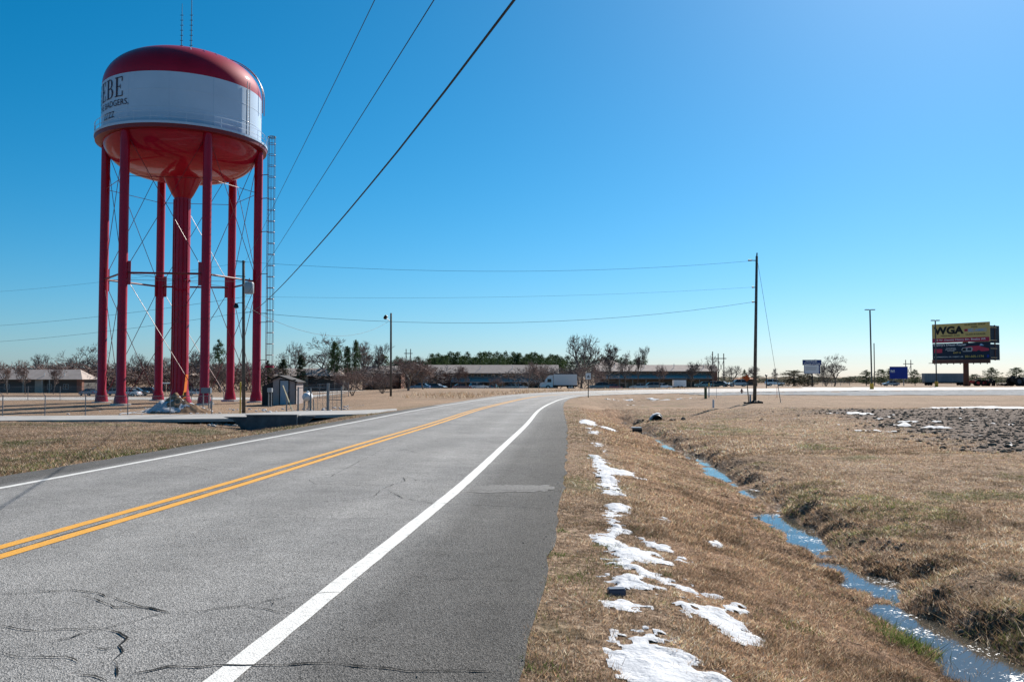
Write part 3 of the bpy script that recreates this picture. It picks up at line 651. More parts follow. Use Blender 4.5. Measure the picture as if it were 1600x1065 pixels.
parts = [blades(350000, fan(.0, .66), ybias(4.0, 11), hverge(.034), .0062, keep_right, 1.25, verge_color, 1),
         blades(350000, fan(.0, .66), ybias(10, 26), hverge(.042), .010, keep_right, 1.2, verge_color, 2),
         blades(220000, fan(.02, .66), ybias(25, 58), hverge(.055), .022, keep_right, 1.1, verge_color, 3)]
def clumps(n, per, l, r, y0, y1, h, w, seed, keep):
    rg = np.random.default_rng(seed); cy = y0 * (y1 / y0) ** rg.random(n); cx_ = cy * (l + (r - l) * rg.random(n)); sz = rg.uniform(.4, 1.3, n)
    X = np.repeat(cx_, per) + rg.normal(0, .035, n * per) * np.repeat(sz, per); Y = np.repeat(cy, per) + rg.normal(0, .035, n * per) * np.repeat(sz, per); S_ = np.repeat(sz, per); tone = np.repeat(rg.uniform(.5, 1.35, n), per)
    hold = {}
    def kf(x, y, q): k = keep(x, y, q); hold['k'] = k; return k
    return blades(n * per, lambda q, m: X, lambda q, m: Y, lambda x, y, q: h * S_[hold['k']] * q.uniform(.5, 1.3, len(x)), w, kf, .8, lambda x, y, q: verge_color(x, y, q) * tone[hold['k']][:, None], seed)
parts += [clumps(5200, 14, 0, .66, 4, 14, 0.05, .0055, 301, keep_right), clumps(6500, 10, 0, .66, 13, 40, .055, .011, 302, keep_right)]
V, F, C = merge(parts)
M_BLADE = mat('dry_grass_blade', (1, 1, 1), .8, .2, attr='tint', transl=.45)
tag(np_mesh('grass', V, F, M_BLADE, colors=C), 'short dormant brown grass on the verge and field', 'grass', kind='stuff')
def keep_left(x, y, rng):
    o, zr, wr, wl, st = road_coords(x, y); s = -o - wl
    ndrive = np.interp(x, DV[::4, 0], DV[::4, 1]) - .3
    return (s > .05 + .2 * rng.random(len(x)) ** 2) & (y < ndrive)
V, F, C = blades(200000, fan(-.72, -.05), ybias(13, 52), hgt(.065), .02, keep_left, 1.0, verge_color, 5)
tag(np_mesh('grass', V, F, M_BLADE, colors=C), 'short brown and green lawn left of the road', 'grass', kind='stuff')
# taller rushes and weeds beside the water
def tuft(n, spots, h, w, pal, seed, lean=.9):
    rng = np.random.default_rng(seed); ps = []
    for (px, py, cnt, rad, hh) in spots:
        c = G(px, py); ps.append((c, cnt, rad, hh))
    X = np.concatenate([rng.normal(c.x, r, k) for c, k, r, hh in ps]); Y = np.concatenate([rng.normal(c.y, r, k) for c, k, r, hh in ps]); HH = np.concatenate([np.full(k, hh) for c, k, r, hh in ps])
    return blades(len(X), lambda r, n: X, lambda r, n: Y, lambda x, y, r: HH * r.uniform(.4, 1.2, len(x)), w, lambda x, y, r: np.ones(len(x), bool), lean, lambda x, y, r: pal[r.integers(0, len(pal), len(x))] * r.uniform(.7, 1.2, (len(x), 1)), seed)
GREEN = [(1420, 1010, 500, .12, .13), (1385, 985, 200, .15, .1), (1240, 980, 120, .12, .06), (870, 868, 60, .05, .05), (880, 830, 60, .05, .05), (945, 855, 80, .07, .06), (960, 885, 60, .06, .05), (925, 715, 100, .15, .05), (1570, 1000, 150, .15, .08), (1500, 1005, 90, .1, .06), (1430, 930, 120, .2, .06), (1340, 880, 100, .15, .05), (1040, 900, 40, .05, .05), (840, 1045, 120, .1, .05), (900, 905, 80, .08, .05), (1260, 930, 100, .15, .05), (60, 710, 200, .3, .12), (60, 728, 200, .2, .1), (20, 700, 100, .2, .1), (97, 660, 80, .2, .15), (20, 735, 160, .25, .1)]
DRY = [(1300, 880, 300, .25, .16), (1480, 930, 300, .25, .2), (1400, 890, 300, .25, .18), (1560, 960, 300, .25, .2), (1245, 830, 250, .3, .18), (1190, 790, 250, .3, .2), (1480, 1040, 200, .2, .15), (1330, 960, 250, .25, .12), (1120, 740, 200, .35, .2), (1050, 690, 160, .4, .2), (1540, 1010, 200, .2, .22)]
V, F, C = merge([tuft(0, GREEN, .1, .009, PALG * .9, 31), tuft(0, [(a, b, c, d, e * .62) for a, b, c, d, e in DRY], .2, .008, PAL, 32, 1.4)])
tag(np_mesh('weeds', V, F, M_BLADE, colors=C), 'green weeds and dry rushes beside the ditch water', 'weeds', kind='stuff')
# clods of turned soil
ico = bmesh.new(); bmesh.ops.create_icosphere(ico, subdivisions=1, radius=1.0); IV = np.array([v.co[:] for v in ico.verts]); IF = np.array([[v.index for v in f.verts] for f in ico.faces]); ico.free()
def lumps(x, y, r, m, name, label, cat, squash=.6, sink=.3, parent=None, z=None, seed=4):
    rng = np.random.default_rng(seed); n = len(x); zz = terrain(x, y) if z is None else z
    sc = r[:, None, None] * rng.uniform(.6, 1.4, (n, 1, 3)); sc[:, :, 2] *= squash
    V = IV[None] * (1 + rng.uniform(-.28, .28, (n, len(IV), 1))) * sc; a = rng.uniform(0, 6.3, n); ca, sa = np.cos(a)[:, None], np.sin(a)[:, None]
    X_ = V[:, :, 0] * ca - V[:, :, 1] * sa; Y_ = V[:, :, 0] * sa + V[:, :, 1] * ca
    V = np.stack([X_ + x[:, None], Y_ + y[:, None], V[:, :, 2] + (zz + r * squash * sink)[:, None]], -1)
    F = (np.arange(n) * len(IV))[:, None, None] + IF[None]
    o = np_mesh(name, V.reshape(-1, 3), F.reshape(-1, 3), m, parent); 
    if label: tag(o, label, cat, kind='stuff')
    return o
rng = np.random.default_rng(5); x = rng.uniform(9, 46, 22000); y = 19 * (57 / 19) ** rng.random(22000); k = (rng.random(22000) < plow(x, y)) | ((rng.random(22000) < .06) & (x > 12) & (y > 40) & (y < 55)); x, y = x[k], y[k]
M_SOIL = mat('turned_soil', (.075, .054, .040), .95, .1, color2=(.27, .205, .155), scale=5, detail=8, lohi=(.35, .7), bump=.6, bscale=12)
lumps(x, y, .02 + .085 * rng.random(len(x)) ** 2.2 , M_SOIL, 'soil_clods', 'dark clods of turned soil on the right field', 'soil', sink=.15)
rng = np.random.default_rng(6); n = 500; y = 7 * (48 / 7) ** rng.random(n); oo, _, _, _, stn = road_coords(np.zeros(n), y); xx = np.array([road_pt(s_, 0)[0] + 5.2 + 4.35 + rng.normal(0, .25) for s_ in stn])
lumps(xx, y, .012 + .035 * rng.random(n) ** 2, M_SOIL, 'soil_clods', 'dark mud lumps along the cut ditch bank', 'mud', sink=.1, seed=8)
# bits of stone and litter along the pavement edge
rng = np.random.default_rng(9); n = 260; st = rng.uniform(40, 124, n); off = np.where(rng.random(n) < .8, rng.normal(5.2, .12, n), rng.uniform(3.9, 5.2, n)); q = np.array([road_pt(s_, o_) for s_, o_ in zip(st, off)])
lumps(q[:, 0], q[:, 1], .003 + .008 * rng.random(n) ** 3, mat('road_grit', (.16, .14, .12), .9, .2, color2=(.36, .33, .29), scale=3), 'grit', 'loose grit and small stones at the pavement edge', 'grit', z=q[:, 2] + .004, seed=10)

# ================================================================== WATER TOWER
TS = 1.35
TC = Vector((-24.5545 * TS, 64.408 * TS, CAMZ - 1.908 * TS)); TPH = .13441; TR = 5.4777 * TS
ZM = CAMZ + 7.064 * TS - TC.z; ZR = CAMZ + 17.2176 * TS - TC.z; RB = 6.0157 * TS; RT_ = 7.55
M_RED = mat('tower_red_paint', (.36, .004, .024), .6, .08, color2=(.29, .003, .018), scale=.6, coat=.5)
M_BAND = mat('tower_white_sky_tinted', (.47, .60, .75), .6, .1, color2=(.43, .555, .70), scale=.35, coat=.35)  # white paint with the blue of sky-lit shade mixed into its colour
M_DKRED = mat('tower_dark_red', (.16, .010, .016), .45, .4)
M_STEEL = mat('galvanised_steel', (.20, .21, .22), .5, .4, .4, color2=(.26, .27, .28), scale=3)
M_BLACK = mat('black_paint', (.012, .012, .014), .5, .3)
tower = empty('water_tower', TC, 0, 'tall red water tower with white lettered band on six legs', 'water tower')
# tank shell
zb0 = ZR + .12; zb1 = ZR + 4.95
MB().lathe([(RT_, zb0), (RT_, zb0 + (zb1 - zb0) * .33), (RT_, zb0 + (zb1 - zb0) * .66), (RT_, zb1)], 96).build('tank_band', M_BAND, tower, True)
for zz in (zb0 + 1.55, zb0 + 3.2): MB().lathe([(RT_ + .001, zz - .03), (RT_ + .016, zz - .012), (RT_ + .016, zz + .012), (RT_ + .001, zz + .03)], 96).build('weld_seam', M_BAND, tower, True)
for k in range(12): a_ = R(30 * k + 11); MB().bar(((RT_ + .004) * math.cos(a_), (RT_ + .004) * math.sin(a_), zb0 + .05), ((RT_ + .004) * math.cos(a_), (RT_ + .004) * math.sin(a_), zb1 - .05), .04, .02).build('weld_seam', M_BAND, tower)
prof = [(RT_, zb1)]; Hd = 4.05
for i in range(1, 25):
    t = i / 24 * math.pi / 2; prof.append((RT_ * max(0, math.cos(t)) ** .72, zb1 + Hd * math.sin(t) ** .95))
prof[-1] = (0.01, zb1 + Hd)
dome = MB().lathe(prof, 96).build('tank_dome', M_RED, tower, True)
prof = [(RT_, zb0)]; Hb = 3.62
for i in range(1, 31):
    t = i / 31 * math.pi / 2; r = (RT_ - .08) * max(0, math.cos(t)) ** .62; z = zb0 - Hb * math.sin(t) ** 1.0
    if r < 1.55: break
    prof.append((r, z))
rz_ = prof[-1]
prof += [(1.75, rz_[1] - .12), (1.45, rz_[1] - .75), (1.05, rz_[1] - 1.55), (.80, rz_[1] - 1.95)]
MB().lathe(prof, 96).build('tank_bowl', M_RED, tower, True, angle=R(40))
riser = MB().lathe([(.80, rz_[1] - 1.95), (.80, 1.4), (.95, .5), (1.15, 0), (1.15, -.3)], 32).build('riser', M_RED, tower, True, angle=R(40))
for k in range(5):
    a = R(-150 + 30 * k); MB().tube((.84 * math.cos(a), .84 * math.sin(a), .6), (.84 * math.cos(a), .84 * math.sin(a), rz_[1] - 2.1), .045, n=6).build('riser_pipe', M_RED, riser)
for k in range(8):
    a = R(45 * k); MB().box(-.06, .06, -.06, .06, ZM - .08, ZM + .08).build('riser_lug', M_DKRED, riser).location = (.86 * math.cos(a), .86 * math.sin(a), 0)
# balcony
MB().lathe([(RT_ + .02, ZR + .10), (RB, ZR + .10), (RB, ZR - .02), (RB - .04, ZR - .42), (RT_ - .25, ZR - .42)], 96).build('balcony_floor', M_DKRED, tower)
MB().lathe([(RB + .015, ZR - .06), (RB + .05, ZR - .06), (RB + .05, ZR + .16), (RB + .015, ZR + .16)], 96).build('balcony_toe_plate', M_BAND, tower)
rail = MB()
for zz in (.55, 1.08):
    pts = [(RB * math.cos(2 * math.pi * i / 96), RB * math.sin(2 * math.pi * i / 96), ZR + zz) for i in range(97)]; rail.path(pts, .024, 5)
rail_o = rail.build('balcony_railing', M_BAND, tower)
for i in range(32):
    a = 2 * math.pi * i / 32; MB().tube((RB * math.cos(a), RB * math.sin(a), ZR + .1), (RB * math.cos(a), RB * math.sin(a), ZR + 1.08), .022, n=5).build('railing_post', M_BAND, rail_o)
# legs
LEG = [(TR * math.cos(TPH + R(60 * k)), TR * math.sin(TPH + R(60 * k))) for k in range(6)]
for k, (x, y) in enumerate(LEG):
    leg = MB().lathe([(.42, ZR - .35), (.42, 1.1), (.56, .55), (.62, 0.12), (.62, -.1)], 20, (x, y)).build('leg', M_RED, tower, True, angle=R(35))
    MB().lathe([(.95, -.45), (.95, .04), (.3, .06)], 8, (x, y)).build('footing', M_CONC, leg)
    for j in (k - 1, k + 1):
        qx, qy = LEG[j % 6]; d = Vector((qx - x, qy - y, 0)).normalized()
        MB().bar(Vector((x, y, ZM - 1.1)) + d * .52, Vector((x, y, ZM + 1.1)) + d * .52, .36, .05, up=d.cross(Vector((0, 0, 1)))).build('gusset_plate', M_RED, leg)
for k in range(6):
    a, b = Vector((*LEG[k], 0)), Vector((*LEG[(k + 1) % 6], 0)); d = (b - a).normalized(); up = Vector((0, 0, 1))
    MB().tube(a + d * .45 + up * ZM, b - d * .45 + up * ZM, .095, n=8).build('strut', M_DKRED, tower)
    for p, q in ((a, b), (b, a)):
        e = (q - p).normalized()
        MB().tube(p + e * .6 + up * .75, q - e * .65 + up * (ZM - 1.05), .030, n=5).build('brace_rod', M_DKRED, tower)
        MB().tube(p + e * .65 + up * (ZM + 1.05), q - e * .4 + up * (ZR - 1.2), .030, n=5).build('brace_rod', M_DKRED, tower)
    MB().tube(a * .95 + up * ZM, a * (.86 / TR) + up * ZM, .02, n=5).build('spoke_rod', M_STEEL, tower)
    MB().tube(a + d * .4 + up * (ZR - 4.7), b - d * .4 + up * (ZR - 4.7), .03, n=5).build('tie_rod', M_DKRED, tower)
# caged ladder beside the right leg
lx, ly = LEG[0]; lad = Vector((lx + 1.30, ly - .25, 0)); z0, z1 = 3.55, ZR + 1.05
M_LAD = mat('ladder_paint', (.10, .05, .06), .5, .4, .3); 
lb = MB()
for s in (-.21, .21): lb.bar((lad.x - .25, lad.y + s, 1.0), (lad.x - .25, lad.y + s, z1), .05, .025)
for i in range(int((z1 - 1) / .32)): lb.tube((lad.x - .25, lad.y - .21, 1.1 + .32 * i), (lad.x - .25, lad.y + .21, 1.1 + .32 * i), .012, n=4)
ladder = lb.build('ladder', M_LAD, tower)
def hoop(z, r=.36):
    pts = [(lad.x - .25 + (r * 1.0) * (1 + math.cos(R(a))) * .98, lad.y + r * math.sin(R(a)), z) for a in range(-150, 151, 30)]
    m = MB(); m.path(pts, .028, 5); return m
zz = z0; n_h = 0
while zz < z1:
    hoop(zz).build('cage_hoop', M_DKRED, ladder); zz += 1.13; n_h += 1
for a in (-120, -70, -25, 25, 70, 120):
    x = lad.x - .25 + .36 * (1 + math.cos(R(a))) * .98; y = lad.y + .36 * math.sin(R(a)); MB().bar((x, y, z0), (x, y, z1), .03, .012).build('cage_bar', M_LAD if abs(a) > 30 else M_STEEL, ladder)
MB().lathe([(.38, z1 - .1), (.40, z1 + .02), (.36, z1 + .02)], 14, (lad.x + .1, lad.y)).build('cage_rim', M_STEEL, ladder)
MB().lathe([(.40, z0 - .12), (.46, z0 - .12), (.42, z0 + .05)], 14, (lad.x + .1, lad.y)).build('cage_rim', M_RED, ladder)
for z in (4.2, 8.0, 8.9, 12.9, 17.2, 20.6, 23.0):
    MB().bar((lx + .4, ly - .05, z), (lad.x - .25, lad.y, z), .09, .06).build('ladder_bracket', M_DKRED, ladder)
# ladder and handrail up the band and the dome on the right
a = TPH + R(-27); ca, sa = math.cos(a), math.sin(a)
lb = MB()
for s in (-.2, .2): lb.bar(((RT_ + .18) * ca - s * sa, (RT_ + .18) * sa + s * ca, zb0), ((RT_ + .18) * ca - s * sa, (RT_ + .18) * sa + s * ca, zb1 + .6), .06)
for i in range(15): lb.tube(((RT_ + .18) * ca + .2 * sa, (RT_ + .18) * sa - .2 * ca, zb0 + .3 + i * .33), ((RT_ + .18) * ca - .2 * sa, (RT_ + .18) * sa + .2 * ca, zb0 + .3 + i * .33), .015, n=4)
lb.build('band_ladder', M_STEEL, tower)
for aa in (TPH + R(-5), TPH + R(2)):
    pts = []
    for i in range(0, 20):
        t = i / 24 * math.pi / 2; r = RT_ * max(0, math.cos(t)) ** .72 + .28 * math.cos(t); z = zb1 + Hd * math.sin(t) ** .95 + .28 * math.sin(t) + .05; pts.append((r * math.cos(aa), r * math.sin(aa), z))
    m = MB(); m.path([(pts[0][0], pts[0][1], zb1 - 1.6)] + pts, .045, 5); m.build('dome_handrail', M_DKRED, tower)
for i, aa in enumerate((-64, -52, -40, -28)):
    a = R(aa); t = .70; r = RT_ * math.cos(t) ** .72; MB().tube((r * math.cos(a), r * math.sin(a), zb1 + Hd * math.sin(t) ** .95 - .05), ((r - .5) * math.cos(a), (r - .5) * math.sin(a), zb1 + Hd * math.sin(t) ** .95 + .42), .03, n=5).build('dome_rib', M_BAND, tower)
# antennas on top
for dx, h in ((-.35, 5.6), (.62, 9.0)):
    m = MB(); zt = zb1 + Hd - .1; m.tube((dx, 0, zt), (dx, 0, zt + h), .045, .02, n=6)
    ant = m.build('antenna_mast', M_BLACK, tower)
    for j in range(9):
        z = zt + .25 + j * .52
        if z < zt + h - .3: MB().tube((dx - .17, 0, z), (dx + .17, 0, z), .028, n=5).build('antenna_dipole', M_BLACK, ant)
m = MB(); m.tube((1.2, -.6, zb1 + Hd - .25), (1.35, -.7, zb1 + Hd + .25), .02, n=5); m.box(1.27, 1.47, -.8, -.6, zb1 + Hd + .2, zb1 + Hd + .38); m.build('beacon_lamp', M_BLACK, tower)
# ---- lettering on the band
def text_mesh(body, width=None, height=None, bold=0.0):
    cu = bpy.data.curves.new('txt', 'FONT'); cu.body = body; cu.offset = bold; cu.extrude = 0.0; cu.align_x = 'LEFT'; cu.resolution_u = 3
    ob = bpy.data.objects.new('txt', cu); col.objects.link(ob); bpy.context.view_layer.update()
    me = bpy.data.meshes.new_from_object(ob.evaluated_get(bpy.context.evaluated_depsgraph_get())); bpy.data.objects.remove(ob); bpy.data.curves.remove(cu)
    v = np.array([p.co[:] for p in me.vertices]) if len(me.vertices) else np.zeros((1, 3)); f = [tuple(p.vertices) for p in me.polygons]; bpy.data.meshes.remove(me)
    v[:, :2] -= v[:, :2].min(0); 
    if height: s = height / max(v[:, 1].max(), 1e-6); v[:, 1] *= s; v[:, 0] *= s
    if width: v[:, 0] *= width / max(v[:, 0].max(), 1e-6)
    return v, f
def serif(ch):
    """serif capitals B and E as strokes in a unit-high box"""
    m = []
    def r(x0, x1, y0, y1): m.append([(x0, y0), (x1, y0), (x1, y1), (x0, y1)])
    if ch == 'E':
        r(.10, .23, .03, .97); r(0, .62, 0, .045); r(0, .60, .955, 1); r(.23, .46, .485, .53); r(.56, .62, .045, .26); r(.54, .60, .76, .955); r(.42, .46, .40, .485); r(.42, .46, .53, .61); return m, .72
    if ch == 'B':
        r(.10, .23, .03, .97); r(0, .36, 0, .045); r(0, .34, .955, 1); r(.23, .36, .49, .54)
        def bowl(cx, cy, rx, ry, t):
            N = 12
            for i in range(N):
                a, b = R(-90 + 180 * i / N), R(-90 + 180 * (i + 1) / N); ta = t * (.35 + .65 * math.cos(a)); tb = t * (.35 + .65 * math.cos(b))
                m.append([(cx + rx * math.cos(a), cy + ry * math.sin(a)), (cx + rx * math.cos(b), cy + ry * math.sin(b)), (cx + (rx - tb) * math.cos(b), cy + (ry - .045) * math.sin(b)), (cx + (rx - ta) * math.cos(a), cy + (ry - .045) * math.sin(a))])
        bowl(.36, .27, .32, .27, .13); bowl(.34, .745, .27, .255, .12); return m, .78
def wrap(v, theta_right, zbase, rad):
    """lay flat x,y lettering on the band so that its right end sits at angle theta_right"""
    w = v[:, 0].max(); th = theta_right - (w - v[:, 0]) / rad
    return [((rad + .05) * math.cos(t), (rad + .05) * math.sin(t), zbase + y) for t, y in zip(th, v[:, 1])]
# angles grow counter-clockwise seen from above, so lettering read from outside runs with growing angle
def band_text(v, f, theta_right, zbase, name, m):
    MB().add(wrap(v, theta_right, zbase, RT_), [tuple(x) for x in f]).build(name, m, tower)
vv = []; ff = []; x = 0
for ch in 'BEEBE':
    qs, adv = serif(ch)
    for q in qs:
        k = len(vv); vv += [(x + px * 1.75, py * 1.85, 0) for px, py in q]; ff.append(tuple(range(k, k + len(q))))
    x += adv * 1.75 + .12
THR = R(-90) + math.atan2(TC.x, TC.y) * -1     # angle on the band that faces the camera
M_INK = mat('band_lettering', (.045, .010, .030), .5, .3)
band_text(np.array(vv), ff, THR - R(45), zb1 - 2.15, 'lettering', M_INK)
v, f = text_mesh('HOME OF THE BADGERS,', height=.66); v[:, 0] *= 1.02
band_text(v, f, THR - R(39.5), zb0 + 1.75, 'lettering', M_INK)
v, f = text_mesh('ZZZZ', height=.55)
band_text(v, f, THR - R(53.5), zb0 + .85, 'lettering', M_INK)

# ================================================================== POLES AND WIRES
M_WOOD = mat('weathered_pole_wood', (.075, .070, .060), .9, .1, color2=(.15, .14, .125), scale=3, bump=.6, bscale=12)
M_WIRE = mat('wire', (.02, .02, .022), .6, .3)
M_GREY = mat('grey_paint_metal', (.33, .35, .37), .45, .4, .2)
P1 = Vector((-17.7, 57.6, 0)); P1.z = tz(P1.x, P1.y); P1T = P(380.5, 407, 57.6)
P2 = on_ground(1178, 67); P2T = P(1182.5, 400, 67)
P3 = on_ground(611, 95); P3T = P(611, 489, 95)
pole = empty('utility_pole', P1, 0, 'leaning grey wooden utility pole with transformer, in front of the tower', 'utility pole')
def at_pole(p, base): return Vector(p) - base
top = at_pole(P1T, P1)
MB().tube((0, 0, -.5), top, .125, .09, n=12).build('pole', M_WOOD, pole, True)
pt = lambda px, py, Y, b: at_pole(P(px, py, Y), b)
c = pt(389.5, 450, 57.4, P1); tr = MB().lathe([(.01, -.38), (.27, -.38), (.30, -.3), (.30, .3), (.26, .38), (.01, .42)], 16).build('transformer', M_GREY, pole, True, angle=R(40)); tr.location = c
MB().tube((0, 0, .40), (0, 0, .66), .05, .03, n=8).build('bushing', M_DKRED, tr)
MB().bar((-.42, 0, .2), (-.2, 0, .2), .08).build('bracket', M_GREY, tr)
a, b = pt(381, 478, 57.6, P1), pt(369, 476, 57.3, P1)
arm = MB(); arm.path([a, a + Vector((-.12, -.05, .22)), b + Vector((.14, 0, .12)), b + Vector((0, 0, .05))], .03, 6); lamp = arm.build('lamp_arm', M_STEEL, pole)
MB().lathe([(.05, .12), (.10, .06), (.16, -.08), (.17, -.2), (.02, -.24)], 12).build('lamp_head', M_BLACK, lamp).location = b
for py in (409, 432): 
    q = pt(381, py, 57.6, P1); MB().tube(q + Vector((-.55, 0, .05)), q + Vector((.1, 0, 0)), .03, n=5).build('insulator_arm', M_BLACK, pole)
pole2 = empty('utility_pole', P2, 0, 'tall dark wooden utility pole standing alone on the right field', 'utility pole')
top = at_pole(P2T, P2); MB().tube((0, 0, -.5), top, .145, .095, n=12).build('pole', M_WOOD, pole2, True)
for py, l in ((407, .6), (449, .3), (472, .3)):
    q = pt(1181, py, 67, P2); ar = MB().tube(q, q + Vector((-l, 0, .02)), .035, n=6).build('insulator_arm', M_BLACK, pole2); MB().tube(q + Vector((-l, 0, .02)), q + Vector((-l * .55, 0, .02)), .06, n=8).build('insulator', M_STEEL, ar)
MB().tube(top, top + Vector((.02, 0, .25)), .05, n=6).build('pole_cap', M_BLACK, pole2)
q0 = pt(1184, 410, 67, P2); gx = on_ground(1219, 68) - P2; MB().tube(q0, gx, .012, n=4).build('guy_wire', M_WIRE, pole2)
MB().tube(q0.lerp(gx, .82), q0.lerp(gx, 1.0), .03, n=5).build('guy_guard', M_STEEL, pole2)
pole3 = empty('light_pole', P3, 0, 'slim wooden light pole with one floodlight, beside the brown shrubs', 'light pole')
top = at_pole(P3T, P3); MB().tube((0, 0, -.5), top, .125, .10, n=10).build('pole', M_WOOD, pole3, True)
q = pt(609, 501, 95, P3); e = pt(602.5, 495.5, 95, P3); ar = MB().path([q, q.lerp(e, .5) + Vector((0, 0, -.02)), e], .035, 5).build('lamp_arm', M_STEEL, pole3)
MB().lathe([(.06, .2), (.22, .16), (.26, 0), (.2, -.16), (.02, -.18)], 12).build('floodlight', M_BLACK, ar).matrix_local = Matrix.Translation(e) @ Euler((0, R(-60), 0)).to_matrix().to_4x4()
def wire(name, pts, r, label, sag=0, seg=14):
    pts = [Vector(p) for p in pts]; out = []
    if sag:
        a, b = pts[0], pts[-1]
        out = [a.lerp(b, i / seg) - Vector((0, 0, sag * 4 * (i / seg) * (1 - i / seg))) for i in range(seg + 1)]
    else:
        A = np.array([tuple(p) + (0, 0, 0, 0) for p in pts]); out = [Vector(q[:3]) for q in catmull(A, lambda L, p: 2.0)]
    m = MB(); m.path(out, r, 6); return tag(m.build(name, M_WIRE, None), label, 'wire', 'overhead wires')
cx = lambda Y: -17.7 + .351 * (57.6 - Y)
wire('overhead_cable', [(cx(57.6), 57.6, 5.85), (cx(45), 45, 5.15), (cx(31.9), 31.9, 4.80), (cx(20), 20, 4.67), (cx(11.5), 11.5, 4.70), (cx(6.9), 6.9, 4.83), (cx(0), 0, 5.1), (cx(-18), -18, 6.2)], .0125, 'thick black cable running from the near pole overhead past the viewer')
wire('overhead_wire', [(cx(57.6), 57.6, P1T.z), (cx(45), 45, 8.7), (cx(31.9), 31.9, 8.22), (cx(13.5), 13.5, 7.5), (cx(5), 5, 7.4), (cx(-18), -18, 8.2)], .007, 'thin wire leaving the near pole top, leftmost of three overhead')
wire('overhead_wire', [(cx(57.6), 57.6, 6.98), (cx(45), 45, 6.6), (cx(31.9), 31.9, 6.37), (cx(9.8), 9.8, 5.95), (cx(3), 3, 6.0), (cx(-18), -18, 7.0)], .007, 'thin wire overhead between the thick cable and the leftmost wire')
wire('overhead_wire', [P(380, 409, 57.6), P(1175, 407.5, 67)], .009, 'topmost of the wires strung between the two utility poles', sag=.72)
wire('overhead_wire', [P(381, 463, 57.6), P(1178, 448.5, 67)], .006, 'middle of the wires strung between the two utility poles', sag=.38)
wire('overhead_wire', [P(382, 487, 57.6), P(1178, 471.5, 67)], .012, 'lowest of the wires strung between the two utility poles', sag=1.15)
for y0, yl, w in ((410, 447, .007), (464, 500, .010), (488, 525, .010)):
    a = P(380, y0, 57.6); b = P(0, yl, 74.8); e = a + (b - a) * 1.6
    wire('overhead_wire', [a, e], w, {410: 'highest wire running left from the near pole behind tower legs', 464: 'middle wire running left from the near pole past the tower', 488: 'lowest wire running left from the near pole past the tower'}[y0], sag=.5)
wire('overhead_wire', [P(383, 478, 57.6), P(606, 503, 95)], .012, 'slack service wire from the near pole to the light pole', sag=1.75)

# ================================================================== YARD OF THE WATER TOWER
def ribbon_wires(A, B, r):
    """many thin straight wires as flat ribbons facing the normal; A, B (n,3)"""
    A = np.array(A); B = np.array(B); n = len(A); d = B - A; d /= np.linalg.norm(d, axis=1)[:, None]; nrm = np.cross(d, [0, 1, 0]); nrm /= np.linalg.norm(nrm, axis=1)[:, None] + 1e-9
    V = np.stack([A - nrm * r, A + nrm * r, B + nrm * r, B - nrm * r], 1); F = (np.arange(n) * 4)[:, None] + np.arange(4)[None]
    return V.reshape(-1, 3), F
def fence_run(name, posts, h, label, arm=True, mesh_step=.11, wire_r=.003, group=None, post_r=.035):
    """chain link fence through ground points"""
    base = posts[0]; root = empty(name, base, 0, label, 'fence', group); loc = [p - base for p in posts]
    for p in loc:
        po = MB().tube(p + Vector((0, 0, -.3)), p + Vector((0, 0, h + .05)), post_r, n=8).build('post', M_STEEL, root)
        if arm: MB().tube(p + Vector((0, 0, h)), p + Vector((-.10, -.22, h + .26)), .022, n=5).build('barb_arm', M_STEEL, po)
    m = MB()
    for a, b in zip(loc[:-1], loc[1:]): m.tube(a + Vector((0, 0, h)), b + Vector((0, 0, h)), .022, n=6)
    m.build('top_rail', M_STEEL, root)
    A = []; B = []
    for a, b in zip(loc[:-1], loc[1:]):
        L = (b - a).length; n = int(L / mesh_step); up = Vector((0, 0, 1))
        for i in range(-int(h / mesh_step), n):
            for sgn in (1, -1):
                t0 = i * mesh_step; t1 = t0 + h; za, zb = (0, h) if sgn > 0 else (h, 0)
                def clip(t): return min(max(t, 0), L)
                c0, c1 = clip(t0), clip(t1)
                if c1 - c0 < .02: continue
                z0 = za + (zb - za) * (c0 - t0) / h; z1 = za + (zb - za) * (c1 - t0) / h
                A.append(tuple(a.lerp(b, c0 / L) + up * z0)); B.append(tuple(a.lerp(b, c1 / L) + up * z1))
    V, F = ribbon_wires(A, B, wire_r); o = np_mesh('wire_mesh', V, F, M_STEEL, root); o['kind'] = 'stuff'
    return root
fpts = [G(px, 649.5) for px in (-130, -62, 6, 72, 135, 201, 267, 332)]
yy = 61.0; fpts = [on_ground(px, yy - .2 * i) for i, px in enumerate((-130, -62, 6, 72, 135, 201, 267, 332))]
fence_run('chain_link_fence', fpts, 1.45, 'chain link fence with barbed arms along the driveway before the tower')
bpts = [on_ground(px, 108) for px in (-40, 45, 95, 150, 200, 250, 300, 350, 400, 450, 500, 545)]
fence_run('chain_link_fence', bpts, 1.7, 'far chain link fence behind the water tower legs', arm=False, mesh_step=.25, wire_r=.006)
